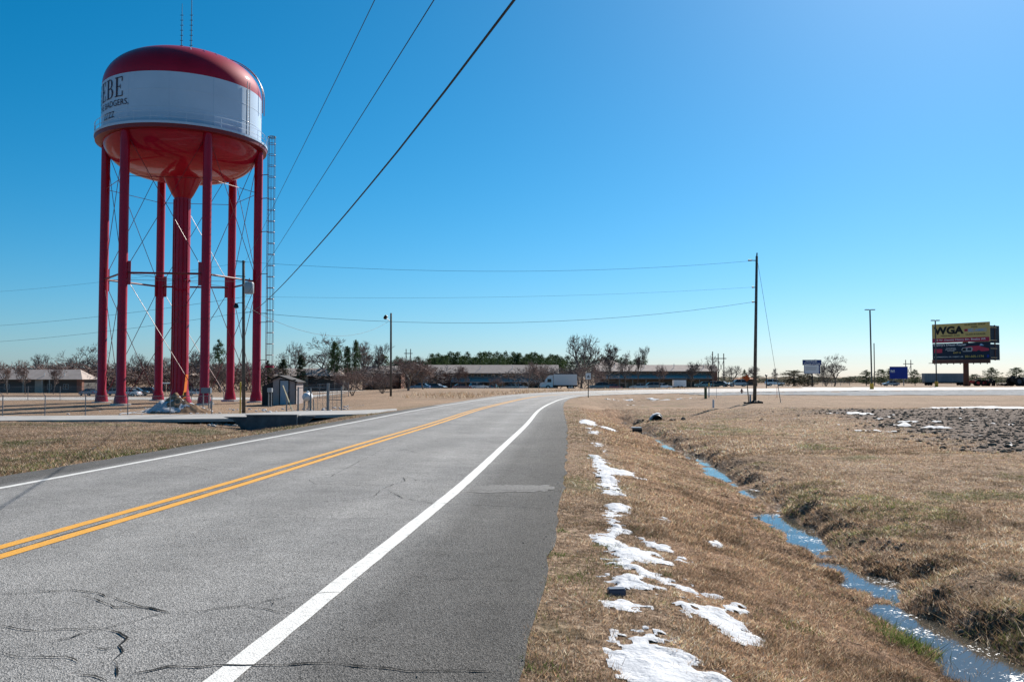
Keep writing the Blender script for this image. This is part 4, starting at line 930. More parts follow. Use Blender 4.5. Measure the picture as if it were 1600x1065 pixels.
# gate posts and panels
gate = empty('yard_gate', on_ground(466, 60.5), 0, 'grey metal yard gate of tall posts and pipe frames by the propane tank', 'gate'); gb = gate.location.copy()
for px, Y, h, r in ((448.5, 60.5, 1.75, .05), (466.5, 60.5, 2.0, .06), (486, 60.6, 1.85, .06), (513, 60.8, 2.05, .10), (534, 61, 1.7, .05)):
    p = on_ground(px, Y) - gb; MB().tube(p + Vector((0, 0, -.3)), p + Vector((0, 0, h)), r, n=8).build('post', M_STEEL, gate)
for a, b, ya, yb in ((467, 486, 605.5, 605), (486, 512, 605, 605.5), (514, 534, 607.5, 607.5), (514, 534, 624, 624.5), (449, 466, 610.5, 608.5)):
    MB().tube(P(a, ya, 60.6) - gb, P(b, yb, 60.8) - gb, .03, n=6).build('frame_bar', M_STEEL, gate)
for px in (497, 505, 520, 527, 475):
    p = on_ground(px, 60.7) - gb; MB().tube(p, p + Vector((0, 0, 1.5)), .014, n=5).build('frame_bar', M_STEEL, gate)
A = []; B = []
for a, b in ((467, 486), (487, 512), (514, 534)):
    p, q = on_ground(a, 60.65) - gb, on_ground(b, 60.75) - gb; n = int((q - p).length / .09)
    for i in range(n):
        c0 = p.lerp(q, i / n); 
        for dx in (.5, -.5):
            A.append(tuple(c0 + Vector((0, .02, 0)))); B.append(tuple(c0 + Vector((dx * .9, .02, 1.55 if 0 else 1.5))))
V, F = ribbon_wires(A, B, .003); np_mesh('wire_mesh', V, F, M_STEEL, gate)['kind'] = 'stuff'
# leaning board, propane tank, boxes, markers
M_PLANK = mat('pale_board', (.45, .38, .24), .8, .2, color2=(.55, .48, .33), scale=3)
b0 = on_ground(461, 59.5); MB().bar((0, 0, 0), P(442, 602, 60.3) - b0, .09, .04).build('leaning_board', M_PLANK).location = b0; tag(bpy.data.objects['leaning_board'], 'pale yellow board leaning against the yard gate', 'board')
c = P(478.5, 620, 62); pt_ = empty('propane_tank', Vector((c.x, c.y, tz(c.x, c.y))), 0, 'white round propane tank end-on beside the yard gate', 'propane tank'); dz = c.z - pt_.location.z
M_TANK = mat('tank_white', (.66, .69, .74), .45, .4, color2=(.60, .63, .68), scale=2)
prof = [(.01, 0), (.14, .03), (.25, .10), (.31, .22), (.31, 1.75), (.25, 1.87), (.14, 1.94), (.01, 1.97)]
t_ = MB().lathe(prof, 20).build('tank_body', M_TANK, pt_, True); t_.rotation_euler = (R(-90), 0, R(8)); t_.location = (0, 0, dz)
MB().lathe([(.1, 0), (.1, .1), (.01, .14)], 10).build('valve_cap', M_TANK, pt_).location = (0, .5, dz + .30)
for x, y in ((-.22, .3), (.22, .3), (-.22, 1.5), (.22, 1.5)): MB().bar((x, y, -.1), (x * .8, y, dz - .2), .07).build('leg', M_STEEL, pt_)
# shed
M_SHEDW = mat('shed_siding', (.29, .24, .23), .8, .2, color2=(.35, .30, .29), scale=2); M_TRIM = mat('dark_trim', (.035, .03, .03), .7, .2); M_DOOR = mat('shed_door_grey', (.30, .36, .42), .6, .3)
sb = on_ground(446, 80); SC = 80 / FPX
shed = empty('yard_shed', sb, 0, 'small pale gabled shed with grey door beside the right tower leg', 'shed')
X = lambda px: (px - 446) * SC; Zs = lambda py: CAMZ + (HZ - py) * SC - sb.z
MB().prism([(X(427), -.2), (X(463.5), -.2), (X(463.5), Zs(597.5)), (X(437), Zs(589)), (X(427), Zs(593.5))], 0, 2.6).build('wall', M_SHEDW, shed)
MB().prism([(X(424), Zs(594.5)), (X(437), Zs(588)), (X(466.5), Zs(597.8)), (X(466.5), Zs(596.2)), (X(437), Zs(586)), (X(424), Zs(592.5))], -.25, 2.85).build('roof', M_TRIM, shed)
dr_ = MB().box(X(438.5), X(451), -.04, .0, .05, Zs(594.5)).build('door', M_DOOR, shed); MB().box(X(449.5), X(450.3), -.09, -.04, .95, 1.1).build('handle', M_BLACK, dr_)
for a, b in ((437, 438.4), (451.1, 452.8), (462, 463.4)): MB().box(X(a), X(b), -.055, -.003, -.1, Zs(594.4 if a < 455 else 597.6)).build('trim', M_TRIM, shed)
MB().box(X(437.2), X(463.2), -.06, -.057, Zs(594.3), Zs(592.6)).build('trim', M_TRIM, shed)
MB().prism([(X(408), -.2), (X(426.5), -.2), (X(426.5), Zs(596)), (X(408), Zs(603))], .4, 2.2).build('lean_to', M_TRIM, shed)
def cabinet(px, pytop, pybot, w, Y, name, label, cat, m, legs=True, depth=.4):
    b = on_ground(px, Y); s = Y / FPX; root = empty(name, b, 0, label, cat); z = lambda py: CAMZ + (HZ - py) * s - b.z
    bx_ = MB().box(-w * s / 2, w * s / 2, -depth / 2, depth / 2, z(pybot), z(pytop)).build('box', m, root, bevel=.015)
    MB().box(-w * s * .42, w * s * .42, -depth / 2 - .012, -depth / 2 - .002, z(pybot) + .06, z(pytop) - .06).build('door', m, bx_)
    if legs:
        for sx in (-1, 1): MB().box(sx * w * s * .3 - .04, sx * w * s * .3 + .04, -.04, .04, -.2, z(pybot)).build('leg', M_STEEL, root)
    return root
M_BOX = mat('box_grey', (.13, .17, .21), .5, .3)
cabinet(323, 605.5, 614, 15, 72, 'electrical_box', 'blue grey electrical box on legs before the tower leg', 'electrical box', M_BOX)
cabinet(422.5, 606, 612.5, 7, 76, 'meter_box', 'small pale meter box on posts left of the shed', 'meter box', M_GREY)
M_YPOST = mat('yellow_marker', (.55, .38, .05), .6, .3)
def post(px, pyt, Y, r, m, name, label, cat, cap=None, group=None):
    b = on_ground(px, Y); s = Y / FPX; h = CAMZ + (HZ - pyt) * s - b.z; root = empty(name, b, 0, label, cat, group)
    MB().tube((0, 0, -.2), (0, 0, h), r, n=8).build('shaft', m, root)
    if cap: MB().lathe([(r * 1.35, h - .28), (r * 1.35, h), (.005, h + .05)], 8).build('cap', cap, root)
    return root
post(376.3, 597, 60, .045, M_YPOST, 'marker_post', 'yellow marker post just left of the near utility pole', 'post', M_YPOST)
wh = empty('hydrant_valve', on_ground(331, 71), 0, 'small white pipe valve beside the electrical box', 'valve'); MB().tube((0, 0, -.1), (0, 0, .75), .09, n=8).build('pipe', M_GREY, wh); MB().tube((-.15, 0, .6), (.15, 0, .6), .06, n=8).build('outlet', M_GREY, wh)
orange = mat('orange_plastic', (.70, .16, .01), .6, .3)
ot = empty('orange_guard', on_ground(288, 78), 0, 'orange plastic guard strip leaning on the central tower riser', 'guard strip')
MB().bar((0, 0, 0), P(292, 585, 85) - ot.location, .22, .04).build('strip', orange, ot); MB().bar((-.2, -.1, 0), P(290, 600, 84) - ot.location, .05).build('guy_strip', M_YPOST, ot)
# dirt pile with snow
xs = np.linspace(-3.4, 3.4, 60); ys = np.linspace(-2.2, 2.2, 40); X_, Y_ = np.meshgrid(xs, ys); pb = on_ground(276, 67)
hh = np.maximum(0, 1.25 * (1 - np.hypot(X_ / 3.1 * (1 + .25 * (X_ < 0)), Y_ / 2.0) ** 1.15)) ; hh = hh * (1 + .5 * fnoise(X_, Y_, .9, 301)) + (hh > .02) * .10 * vnoise(X_, Y_, .22, 303)
Zp = terrain(X_ + pb.x, Y_ + pb.y) - pb.z + hh - .02
ids = np.arange(X_.size).reshape(X_.shape); Fp = np.stack([ids[:-1, :-1], ids[:-1, 1:], ids[1:, 1:], ids[1:, :-1]], -1).reshape(-1, 4)
pile = empty('dirt_pile', pb, 0, 'heap of brown dirt half covered with snow before the tower', 'dirt pile')
M_DIRT = mat('red_brown_dirt', (.10, .06, .035), .95, .1, color2=(.28, .18, .11), scale=2.5, detail=8, bump=.6, bscale=10)
np_mesh('dirt', np.stack([X_, Y_, Zp], -1).reshape(-1, 3), Fp, M_DIRT, pile)
sm = .30 + 1.5 * fnoise(X_, Y_, .8, 305, 4) - .30 * X_ / 1.6 - .25 * (Y_ > .6) - 1.2 * (hh < .06) + .5 * ((hh < .45) & (X_ < .8))
kp = sm > .12; kf = (kp[:-1, :-1] & kp[:-1, 1:] & kp[1:, 1:] & kp[1:, :-1]).ravel()
so = np_mesh('snow_cover', np.stack([X_, Y_, Zp + .035], -1).reshape(-1, 3), Fp[kf], M_SNOW, pile); so['kind'] = 'stuff'
# scattered snow and rubble in the yard
rng = np.random.default_rng(77); n = 260; x = np.concatenate([rng.uniform(-24, -12, 200), rng.uniform(-33, -15, 60)]); y = np.concatenate([rng.uniform(62, 72, 200), rng.uniform(62, 76, 60)])
lumps(x, y, .04 + .13 * rng.random(n) ** 3, M_SNOW, 'snow', 'scattered crumbs of snow around the tower yard', 'snow', sink=.1, seed=78)
# ---- culvert headwall below the driveway
M_HEAD = mat('dark_wet_concrete', (.045, .05, .055), .8, .3, color2=(.11, .12, .13), scale=1.6, bump=.5, bscale=9)
hwY = 44.2; hb = Vector(((425 - 800) / FPX * hwY, hwY, -1.9)); s_ = hwY / FPX
head = empty('culvert_headwall', hb, 0, 'dark concrete culvert headwall under the driveway edge', 'headwall')
hx = lambda px: (px - 425) * s_; hz_ = lambda py: CAMZ + (HZ - py) * s_ - hb.z
MB().box(hx(386), hx(464.5), 0, .35, 0, hz_(648.3)).build('wall', M_HEAD, head, bevel=.02)
MB().box(hx(386) - .03, hx(465.5), -.05, .40, hz_(648.3) + .003, hz_(647.0)).build('coping', M_DRIVE, head)
MB().box(hx(464.6), hx(465.6), -.03, .8, .3, hz_(649)).build('edge_slab', M_DRIVE, head)
MB().prism([(hx(466), hz_(649)), (hx(492), hz_(649.5)), (hx(470), hz_(668)), (hx(466), hz_(668))], .1, .4).build('wing_wall', M_HEAD, head)
MB().prism([(hx(345), hz_(651.5)), (hx(385.5), hz_(651.5)), (hx(385.5), hz_(675)), (hx(378), hz_(675)), (hx(360), hz_(656))], .5, .8).build('wing_wall', M_HEAD, head)
k_ = empty('snow_bank', on_ground(440, 52), 0, 'smooth low bank of snow against the far driveway kerb', 'snow bank')
MB().prism([((412 - 440) * .038, -.1), ((485 - 440) * .038, -.1), ((478 - 440) * .038, .12), ((455 - 440) * .038, .22), ((430 - 440) * .038, .2), ((418 - 440) * .038, .08)], -.5, .5).build('snow_mound', M_SNOW, k_, True, bevel=.05)
MB().box(-1.15, 1.75, .55, .75, -.1, .33).build('kerb', M_TRIM, k_)
rng = np.random.default_rng(80); n = 60; c = G(362, 664); x = rng.normal(c.x, .9, n); y = rng.normal(c.y + .2, .9, n); lumps(x, y, .05 + .16 * rng.random(n) ** 2, M_DRIVE, 'rubble', 'broken pale stones on the bank beside the headwall', 'rubble', sink=.2, seed=81)

# ================================================================== TREES
def seg_arrays(segs, n):
    S = np.array(segs); a = S[:, 0:3]; b = S[:, 3:6]; r0 = S[:, 6]; r1 = S[:, 7]; d = b - a; d /= np.linalg.norm(d, axis=1)[:, None] + 1e-9
    u = np.where(np.abs(d[:, 2:3]) < .9, np.array([[0, 0, 1.]]), np.array([[1., 0, 0]])); e = np.cross(d, u); e /= np.linalg.norm(e, axis=1)[:, None]; g = np.cross(e, d)
    t = 2 * np.pi * np.arange(n) / n; ring = e[:, None] * np.cos(t)[None, :, None] + g[:, None] * np.sin(t)[None, :, None]
    V = np.concatenate([a[:, None] + ring * r0[:, None, None], b[:, None] + ring * r1[:, None, None]], 1)
    i = np.arange(n); f = np.stack([i, n + i, n + (i + 1) % n, (i + 1) % n], -1)
    F = (np.arange(len(S)) * 2 * n)[:, None, None] + f[None]
    return V.reshape(-1, 3), F.reshape(-1, 4)
def grow(seed, H, kind):
    """bare tree: returns trunk/limb segments and twig segments"""
    rng = np.random.default_rng(seed); limbs = []; twigs = []
    P_ = dict(spread=(.26, 34, .74, 6), upright=(.16, 20, .76, 6), vase=(.12, 26, .75, 6), shrub=(.03, 30, .74, 5))[kind]
    trunk_f, ang, lr, depth = P_
    def rec(p, d, L, r, lev):
        # slightly bent limb in two pieces
        m = p + d * L * .5 + rng.normal(0, .05 * L, 3); d2 = d + rng.normal(0, .10, 3); d2 /= np.linalg.norm(d2); q = m + d2 * L * .5
        (limbs if lev < 4 else twigs).append((*p, *m, r, r * .88)); (limbs if lev < 4 else twigs).append((*m, *q, r * .88, r * .72))
        if lev >= depth:
            for _ in range(3):
                e = d2 + rng.normal(0, .45, 3); e /= np.linalg.norm(e); twigs.append((*q, *(q + e * L * rng.uniform(.6, 1.2)), r * .55, r * .25))
            return
        nb = 3 if lev < 2 else rng.integers(2, 4)
        ph = rng.uniform(0, 6.28)
        for k in range(nb):
            a = R(ang) * rng.uniform(.55, 1.3); az = ph + k * 6.283 / nb + rng.normal(0, .4)
            u = np.cross(d2, [0, 0, 1.] if abs(d2[2]) < .9 else [1., 0, 0]); u /= np.linalg.norm(u); w = np.cross(d2, u)
            e = d2 * math.cos(a) + (u * math.cos(az) + w * math.sin(az)) * math.sin(a)
            e[2] += {'spread': .06, 'upright': .22, 'vase': .14, 'shrub': .12}[kind]; e /= np.linalg.norm(e)
            rec(q, e, L * lr * rng.uniform(.75, 1.2), r * (.62 if k else .74), lev + 1)
        if lev >= 1 and rng.random() < .8:
            e = d + rng.normal(0, .6, 3); e[2] = abs(e[2]) * .7; e /= np.linalg.norm(e); rec(m, e, L * .55, r * .42, lev + 2)
    if kind == 'shrub':
        for k in range(7):
            az = k * .9 + rng.normal(0, .3); d = np.array([math.cos(az) * .5, math.sin(az) * .5, 1.]); d /= np.linalg.norm(d); rec(np.array([.1 * math.cos(az), .1 * math.sin(az), -.2]), d, H * .30, H * .010, 1)
    else:
        L0 = H * .25; r0 = H * (.022 if kind == 'spread' else .015)
        rec(np.array([0, 0, -.3]), np.array([0, 0, 1.]), L0 if kind != 'vase' else H * .2, r0, 0)
    S = np.array(limbs + twigs); top = max(S[:, 2].max(), S[:, 5].max()); k = H / top
    sc = lambda l: [tuple(np.array(t) * k) for t in l]
    return sc(limbs), sc(twigs)
TREE = {}; RAW = {}
TRIS = 0
def tree_proto(key, seed, kind, twig_min=.0):
    limbs, twigs = grow(seed, 10.0, kind); RAW[key] = (limbs, twigs)
    lv, lf = seg_arrays(limbs, 6); tw = np.array(twigs); tw[:, 6] = np.maximum(tw[:, 6] * 1.25, .028); tw[:, 7] = np.maximum(tw[:, 7], .016); tv, tf = seg_arrays(tw, 3)
    TREE[key] = (lv, lf, tv, tf); return len(lf) * 2 + len(tf) * 2
M_BARK = mat('bark_grey', (.11, .095, .085), .95, .1, color2=(.20, .175, .155), scale=2); M_TWIG = mat('twigs_grey', (.14, .118, .112), .95, .1); M_TWIGR = mat('twigs_brown', (.19, .135, .12), .95, .1)
for key, seed, kind in (('spread_a', 3, 'spread'), ('spread_b', 14, 'spread'), ('spread_c', 25, 'spread'), ('upright_a', 5, 'upright'), ('upright_b', 17, 'upright'), ('vase_a', 8, 'vase'), ('vase_b', 19, 'vase'), ('shrub_a', 6, 'shrub'), ('shrub_b', 12, 'shrub'), ('shrub_c', 41, 'shrub')): TRIS += tree_proto(key, seed, kind)
print('tree tris', TRIS)
_tm = {}
def tree_mesh(key, red):
    if (key, red) not in _tm:
        lv, lf, tv, tf = TREE[key]; tm = M_TWIGR if red else M_TWIG
        a = np_mesh('trunk', lv, lf, M_BARK, smooth=True); b = np_mesh('crown', tv, tf, tm)
        _tm[(key, red)] = (a.data, b.data); bpy.data.objects.remove(a); bpy.data.objects.remove(b)
    return _tm[(key, red)]
def bare_tree(px, pytop, wpx, Y, key, label, red=False, name='bare_tree', cat='tree', group=None):
    b = on_ground(px, Y); s = Y / FPX; H = CAMZ + (HZ - pytop) * s - b.z
    lv = TREE[key][2]; w0 = np.percentile(np.abs(lv[:, :2]), 97) * 2; k = H / 10; kw = (wpx * s) / (w0) 
    root = empty(name, b, random.uniform(0, 6.28), label, cat, group); root.scale = (kw, kw, k)
    ma, mb_ = tree_mesh(key, red)
    for nme, me in (('trunk', ma), ('crown', mb_)):
        o = bpy.data.objects.new(nme, me); col.objects.link(o); o.parent = root
    return root
M_NEEDLE = mat('pine_needles', (.030, .055, .022), .85, .2, color2=(.075, .115, .040), scale=.8, transl=.25); M_CEDAR = mat('cedar_foliage', (.022, .036, .018), .9, .1, color2=(.055, .075, .035), scale=.9, transl=.2)
def leaf_cloud(centres, radii, n, size, seed):
    rng = np.random.default_rng(seed); Vs = []
    C = np.repeat(np.array(centres), n, 0); Rr = np.repeat(np.array(radii), n)
    m = len(C); d = rng.normal(0, 1, (m, 3)); d /= np.linalg.norm(d, axis=1)[:, None]; p = C + d * (Rr * rng.random(m) ** .4)[:, None] * np.array([1, 1, .75])
    a = rng.normal(0, 1, (m, 3)); a /= np.linalg.norm(a, axis=1)[:, None]; b = np.cross(a, rng.normal(0, 1, (m, 3))); b /= np.linalg.norm(b, axis=1)[:, None]
    s = size * rng.uniform(.5, 1.4, m)[:, None]
    V = np.stack([p - a * s, p + b * s * .45, p + a * s * .9], 1); return V.reshape(-1, 3), np.arange(m * 3).reshape(-1, 3)
def pine_arrays(seed, kind):
    rng = np.random.default_rng(seed); C = []; Rd = []; segs = [(0, 0, -.3, .03, .02, 5, .16, .12), (.03, .02, 5, 0, 0, 9.6, .12, .03)]
    nb = 46
    for i in range(nb):
        t = i / nb
        if kind == 'pine': z = 4.0 + 5.7 * t; rr = 2.1 * math.sin(math.pi * min(1, .22 + .78 * t)) ** .8 + .25
        elif kind == 'cedar': z = 1.0 + 8.7 * t; rr = 2.0 * (1 - t) ** .7 + .15
        else: z = 1.6 + 7.8 * t; rr = 2.6 * math.sqrt(max(.02, 1 - (2 * t - .85) ** 2 * .8))
        az = i * 2.4 + rng.normal(0, .3); r = rr * rng.uniform(.45, 1.05); p = (r * math.cos(az), r * math.sin(az), z + rng.normal(0, .2)); segs.append((0, 0, z - .4, *p, .045, .012))
        C.append(p); Rd.append(rng.uniform(.45, .85) * (1 if kind != 'cedar' else .8)); C.append((p[0] * .5, p[1] * .5, p[2])); Rd.append(.5)
    return seg_arrays(segs, 5), leaf_cloud(C, Rd, 34, .26, seed + 1)
PINE = {}; _pm = {}
for key, seed, kind in (('pine_a', 1, 'pine'), ('pine_b', 2, 'pine'), ('round_a', 3, 'round'), ('round_b', 9, 'round'), ('cedar_a', 4, 'cedar')):
    (sv, sf), (cv, cf) = pine_arrays(seed, kind); PINE[key] = (sv, sf, cv, cf)
    a = np_mesh('trunk', sv, sf, M_BARK, smooth=True); b = np_mesh('crown', cv, cf, M_CEDAR if kind == 'cedar' else M_NEEDLE); _pm[key] = (a.data, b.data); bpy.data.objects.remove(a); bpy.data.objects.remove(b)
def pine(px, pytop, wpx, Y, key, label, name='pine_tree', group=None, zf=1.0):
    b = on_ground(px, Y); s = Y / FPX; H = CAMZ + (HZ - pytop) * s - b.z; root = empty(name, b, random.uniform(0, 6.28), label, 'tree', group); kw = wpx * s / 4.6; root.scale = (kw, kw, H / 9.9)
    for nme, me in zip(('trunk', 'crown'), _pm[key]):
        o = bpy.data.objects.new(nme, me); col.objects.link(o); o.parent = root
    return root
_lod = {}
def LOD(key, lv, lf, tv, tf):
    '''thinned copy of a bare tree for far masses: coarse limbs, a third of the twigs drawn thicker'''
    if key not in _lod:
        limbs, twigs = RAW[key]; tw = np.array(twigs)[::4]; tw[:, 6:8] = np.maximum(tw[:, 6:8] * 1.9, .045); li = np.array(limbs)[::2] if 0 else np.array(limbs)
        big = li[:, 6] > .05; S = np.concatenate([li[big], tw]); d = S[:, 3:6] - S[:, :3]; e = np.cross(d, np.random.default_rng(1).normal(0, 1, d.shape)); e /= np.linalg.norm(e, axis=1)[:, None] + 1e-9
        V = np.stack([S[:, :3] - e * S[:, 6:7], S[:, :3] + e * S[:, 6:7], S[:, 3:6] + e * S[:, 7:8], S[:, 3:6] - e * S[:, 7:8]], 1); _lod[key] = (V.reshape(-1, 3), np.arange(len(S) * 4).reshape(-1, 4))
    return _lod[key]
def scrub(name, label, cat, spots, keys, mats, arr):
    """a far mass of undergrowth joined as stuff"""
    Vs = []; Fs = []; o = 0
    for (x, y, H, W, rz, key) in spots:
        lv, lf, tv, tf = arr[key]; c, s = math.cos(rz), math.sin(rz); z = float(terrain(np.array([x]), np.array([y]), False)[0])
        if arr is TREE: v, f = LOD(key, lv, lf, tv, tf)
        else: f = tf[::2]; v = tv; f = np.arange(len(f) * 3).reshape(-1, 3); v = tv.reshape(-1, 3, 3)[::2].reshape(-1, 3)
        w0 = 3.2; sc = np.array([W / (2 * w0), W / (2 * w0), H / 10]); v = v * sc
        v = np.stack([v[:, 0] * c - v[:, 1] * s + x, v[:, 0] * s + v[:, 1] * c + y, v[:, 2] + z], -1); Vs.append(v); Fs.append(f + o); o += len(v)
    ob = np_mesh(name, np.concatenate(Vs), np.concatenate(Fs), mats); return tag(ob, label, cat, kind='stuff')
# individual bare trees: px, top row, width px, distance, shape, label
BT = [
 (13, 562, 26, 205, 'vase_a', 'tight brown bare tree before the left building, leftmost of three', True), (41, 560, 26, 203, 'vase_b', 'tight brown bare tree before the left building, middle of three', True), (84, 565, 26, 205, 'vase_a', 'tight brown bare tree before the left building, rightmost of three', True),
 (62, 551, 34, 300, 'spread_b', 'faint grey bare tree rising behind the left building roof', False), (141, 534, 62, 250, 'spread_a', 'tall grey bare tree rising just left of the tower legs', False), (110, 560, 30, 290, 'upright_a', 'small bare tree behind the left building gable', False),
 (212, 549, 44, 260, 'spread_c', 'bare tree seen between the left pair of tower legs', False), (235, 556, 40, 300, 'upright_b', 'bare tree seen just left of the far left tower leg', True), (268, 562, 36, 280, 'spread_b', 'bare tree close left of the tower riser', False), (303, 545, 46, 270, 'upright_a', 'tall bare tree seen just right of the tower riser', False), (345, 566, 44, 230, 'vase_b', 'brown bare tree below the pine inside the tower frame', True), (385, 560, 44, 260, 'spread_a', 'bare tree behind the near utility pole', True),
 (459, 531, 50, 255, 'spread_c', 'rounded grey bare oak just right of the caged ladder', False), (514, 519, 80, 250, 'spread_a', 'broadest tallest bare tree left of the light pole', False), (570, 531, 36, 270, 'upright_a', 'slender bare tree just right of the thin pine', False), (586, 535, 32, 265, 'upright_b', 'slender bare tree close left of the light pole', False),
 (551, 566, 52, 112, 'shrub_a', 'brown multi-stem bare tree near the road, left of light pole', True), (598, 578, 48, 118, 'shrub_b', 'thin brown multi-stem shrub touching the light pole', True), (638, 556, 70, 135, 'spread_b', 'wide brown bare tree just right of the light pole', True), (662, 566, 50, 150, 'vase_a', 'brown bare tree before the brick end of the long building', True),
 (716, 571, 16, 190, 'upright_a', 'slim sapling before the long building, left of its pair', True), (728, 570, 16, 192, 'upright_b', 'slim sapling before the long building, right of its pair', True), (776, 588, 22, 190, 'shrub_c', 'small brown shrub before the porch of the long building', True),
 (826, 562, 30, 215, 'spread_c', 'brown bare tree before the right end of the long building', True), (848, 566, 44, 225, 'vase_b', 'brown bare tree just behind the box truck cab', True),
 (908, 520, 60, 240, 'spread_b', 'big dark bare tree standing above the box truck', False), (921, 562, 46, 215, 'shrub_b', 'tangled bare thicket tree behind the white road sign', True), (893, 566, 40, 230, 'shrub_a', 'tangled bare shrub directly behind the truck box', True), (951, 534, 30, 250, 'upright_a', 'bare tree just right of the big dark one', False), (978, 546, 30, 265, 'spread_a', 'small rounded bare tree behind the right building roof', False), (996, 539, 22, 265, 'upright_b', 'narrow bare tree behind the right building roof', False),
 (1030, 567, 24, 185, 'spread_c', 'small bare tree before the right building, middle of its roof', True), (1080, 564, 26, 180, 'upright_a', 'pale small bare tree before the right building', False), (1112, 551, 30, 190, 'spread_a', 'bare tree at the right end of the right building', False), (1146, 570, 30, 210, 'spread_b', 'rounded bare tree left of the lone utility pole', False), (1182, 570, 30, 215, 'spread_c', 'pale bare tree behind the lone utility pole', False), (1210, 574, 10, 200, 'upright_b', 'tiny dead sapling right of the lone utility pole', False), (1303, 551, 46, 190, 'spread_a', 'dark bare tree leaning beside the blue church sign', False), (1290, 566, 34, 192, 'shrub_b', 'dense dark thicket shrub right of the church sign', False)]
for px, pt2, w, Y, key, lab, red in BT: bare_tree(px, pt2, w, Y, key, lab, red, group='bare trees')
PT = [(342, 531, 24, 260, 'round_a', 'round green pine seen inside the tower frame'), (523, 533, 24, 235, 'pine_a', 'dark green pine in front of the broad bare tree'), (543, 540, 18, 238, 'pine_b', 'smaller dark pine right of the broad bare tree'), (556, 530, 14, 240, 'pine_b', 'thin tall pine with a small tuft of a crown'), (598, 549, 26, 280, 'round_b', 'dark rounded evergreen close left of the light pole'), (470, 553, 26, 240, 'cedar_a', 'dark cedar below the rounded bare oak'), (443, 560, 28, 245, 'cedar_a', 'dark cedar right of the caged ladder foot'), (418, 562, 20, 245, 'cedar_a', 'dark cedar behind the caged ladder foot'),
      (1353, 578, 22, 300, 'round_a', 'dark pine left of the tall light pole'), (1376, 575, 20, 310, 'round_b', 'dark pine between the tall light pole and blue board'), (1392, 575, 20, 320, 'pine_a', 'dark pine behind the left edge of the blue board'), (1429, 577, 18, 310, 'round_a', 'dark pine just right of the blue board'), (1522, 583, 20, 300, 'round_b', 'low dark pine just right of the billboard post'), (1549, 574, 26, 300, 'round_a', 'tallest dark pine right of the big billboard'), (1588, 572, 26, 300, 'round_b', 'dark pine at the far right edge'), (1163, 577, 10, 300, 'round_a', 'small dark evergreen behind the orange sign')]
for px, pt2, w, Y, key, lab in PT: pine(px, pt2, w, Y, key, lab, group='evergreen trees')
M_SCRUBG = mat('olive_brush', (.065, .066, .040), .95, .1, color2=(.13, .12, .075), scale=.6, transl=.2)
for px, pt2, w, Y, key, lab in ((1240, 577, 44, 190, 'round_b', 'olive green bush left of the church sign'), (1262, 583, 30, 192, 'round_a', 'low olive bush behind the church sign post')):
    b = pine(px, pt2, w, Y, key, lab, 'bush'); b['category'] = 'bush'
    for c_ in children(b):
        me = c_.data.copy(); me.materials.clear(); me.materials.append(M_SCRUBG if 'crown' in c_.name else M_BARK); c_.data = me
        if 'crown' in c_.name: c_.location.z = -1.5; c_.scale.z = 1.18
# far woods
rng = np.random.default_rng(91)
sp = []
for px in np.arange(672, 880, 3.1):
    Y = rng.uniform(400, 450); H = (CAMZ + (HZ - rng.uniform(548, 560) - (.03 * max(0, px - 800))) * Y / FPX + 2.9); sp.append(((px - 800) / FPX * Y, Y, H, rng.uniform(7, 10), rng.uniform(0, 6), 'pine_a' if rng.random() < .5 else 'pine_b'))
for px in list(np.arange(612, 672, 4.5)) + list(np.arange(880, 1010, 7)):
    Y = 460; H = (CAMZ + (HZ - rng.uniform(555, 566)) * Y / FPX + 2.9); sp.append(((px - 800) / FPX * Y, Y, H, rng.uniform(8, 11), rng.uniform(0, 6), 'pine_a'))
scrub('pine_woods', 'far green pine woods above the long building roof', 'woods', sp, None, M_NEEDLE, PINE)
sp = []
for px in np.arange(-60, 470, 9): Y = rng.uniform(240, 300); sp.append(((px - 800) / FPX * Y, Y, (CAMZ + (HZ - rng.uniform(560, 574)) * Y / FPX + 2.8), rng.uniform(9, 14), rng.uniform(0, 6), ('shrub_a', 'shrub_b', 'shrub_c')[rng.integers(3)]))
scrub('bare_woods', 'brown bare woods filling the view behind the tower', 'woods', sp, None, M_TWIGR, TREE)
sp = []
for px in np.arange(470, 680, 19): Y = rng.uniform(240, 300); sp.append(((px - 800) / FPX * Y, Y, (CAMZ + (HZ - rng.uniform(563, 578)) * Y / FPX + 2.8), rng.uniform(9, 14), rng.uniform(0, 6), ('shrub_a', 'shrub_b', 'shrub_c')[rng.integers(3)]))
for px in np.arange(825, 935, 22): Y = rng.uniform(225, 262); sp.append(((px - 800) / FPX * Y, Y, (CAMZ + (HZ - rng.uniform(560, 575)) * Y / FPX + 2.5), rng.uniform(8, 12), rng.uniform(0, 6), ('shrub_a', 'shrub_b', 'shrub_c')[rng.integers(3)]))
scrub('bare_woods', 'brown bare thickets around the long building', 'woods', sp, None, M_TWIG, TREE)
sp = []
for px in np.arange(1120, 1680, 6.5): Y = rng.uniform(420, 520); sp.append(((px - 800) / FPX * Y, Y, (CAMZ + (HZ - rng.uniform(589, 595)) * Y / FPX + 3.0), rng.uniform(12, 18), rng.uniform(0, 6), 'round_a' if rng.random() < .5 else 'round_b'))
scrub('far_woods', 'low dark tree line along the right horizon', 'woods', sp, None, M_CEDAR, PINE)
sp = []
for px in np.arange(-120, 700, 11): Y = rng.uniform(470, 540); sp.append(((px - 800) / FPX * Y, Y, (CAMZ + (HZ - rng.uniform(575, 584)) * Y / FPX + 3.0), rng.uniform(16, 24), rng.uniform(0, 6), 'round_a' if rng.random() < .5 else 'round_b'))
scrub('far_woods', 'low dark tree line along the left horizon', 'woods', sp, None, M_CEDAR, PINE)
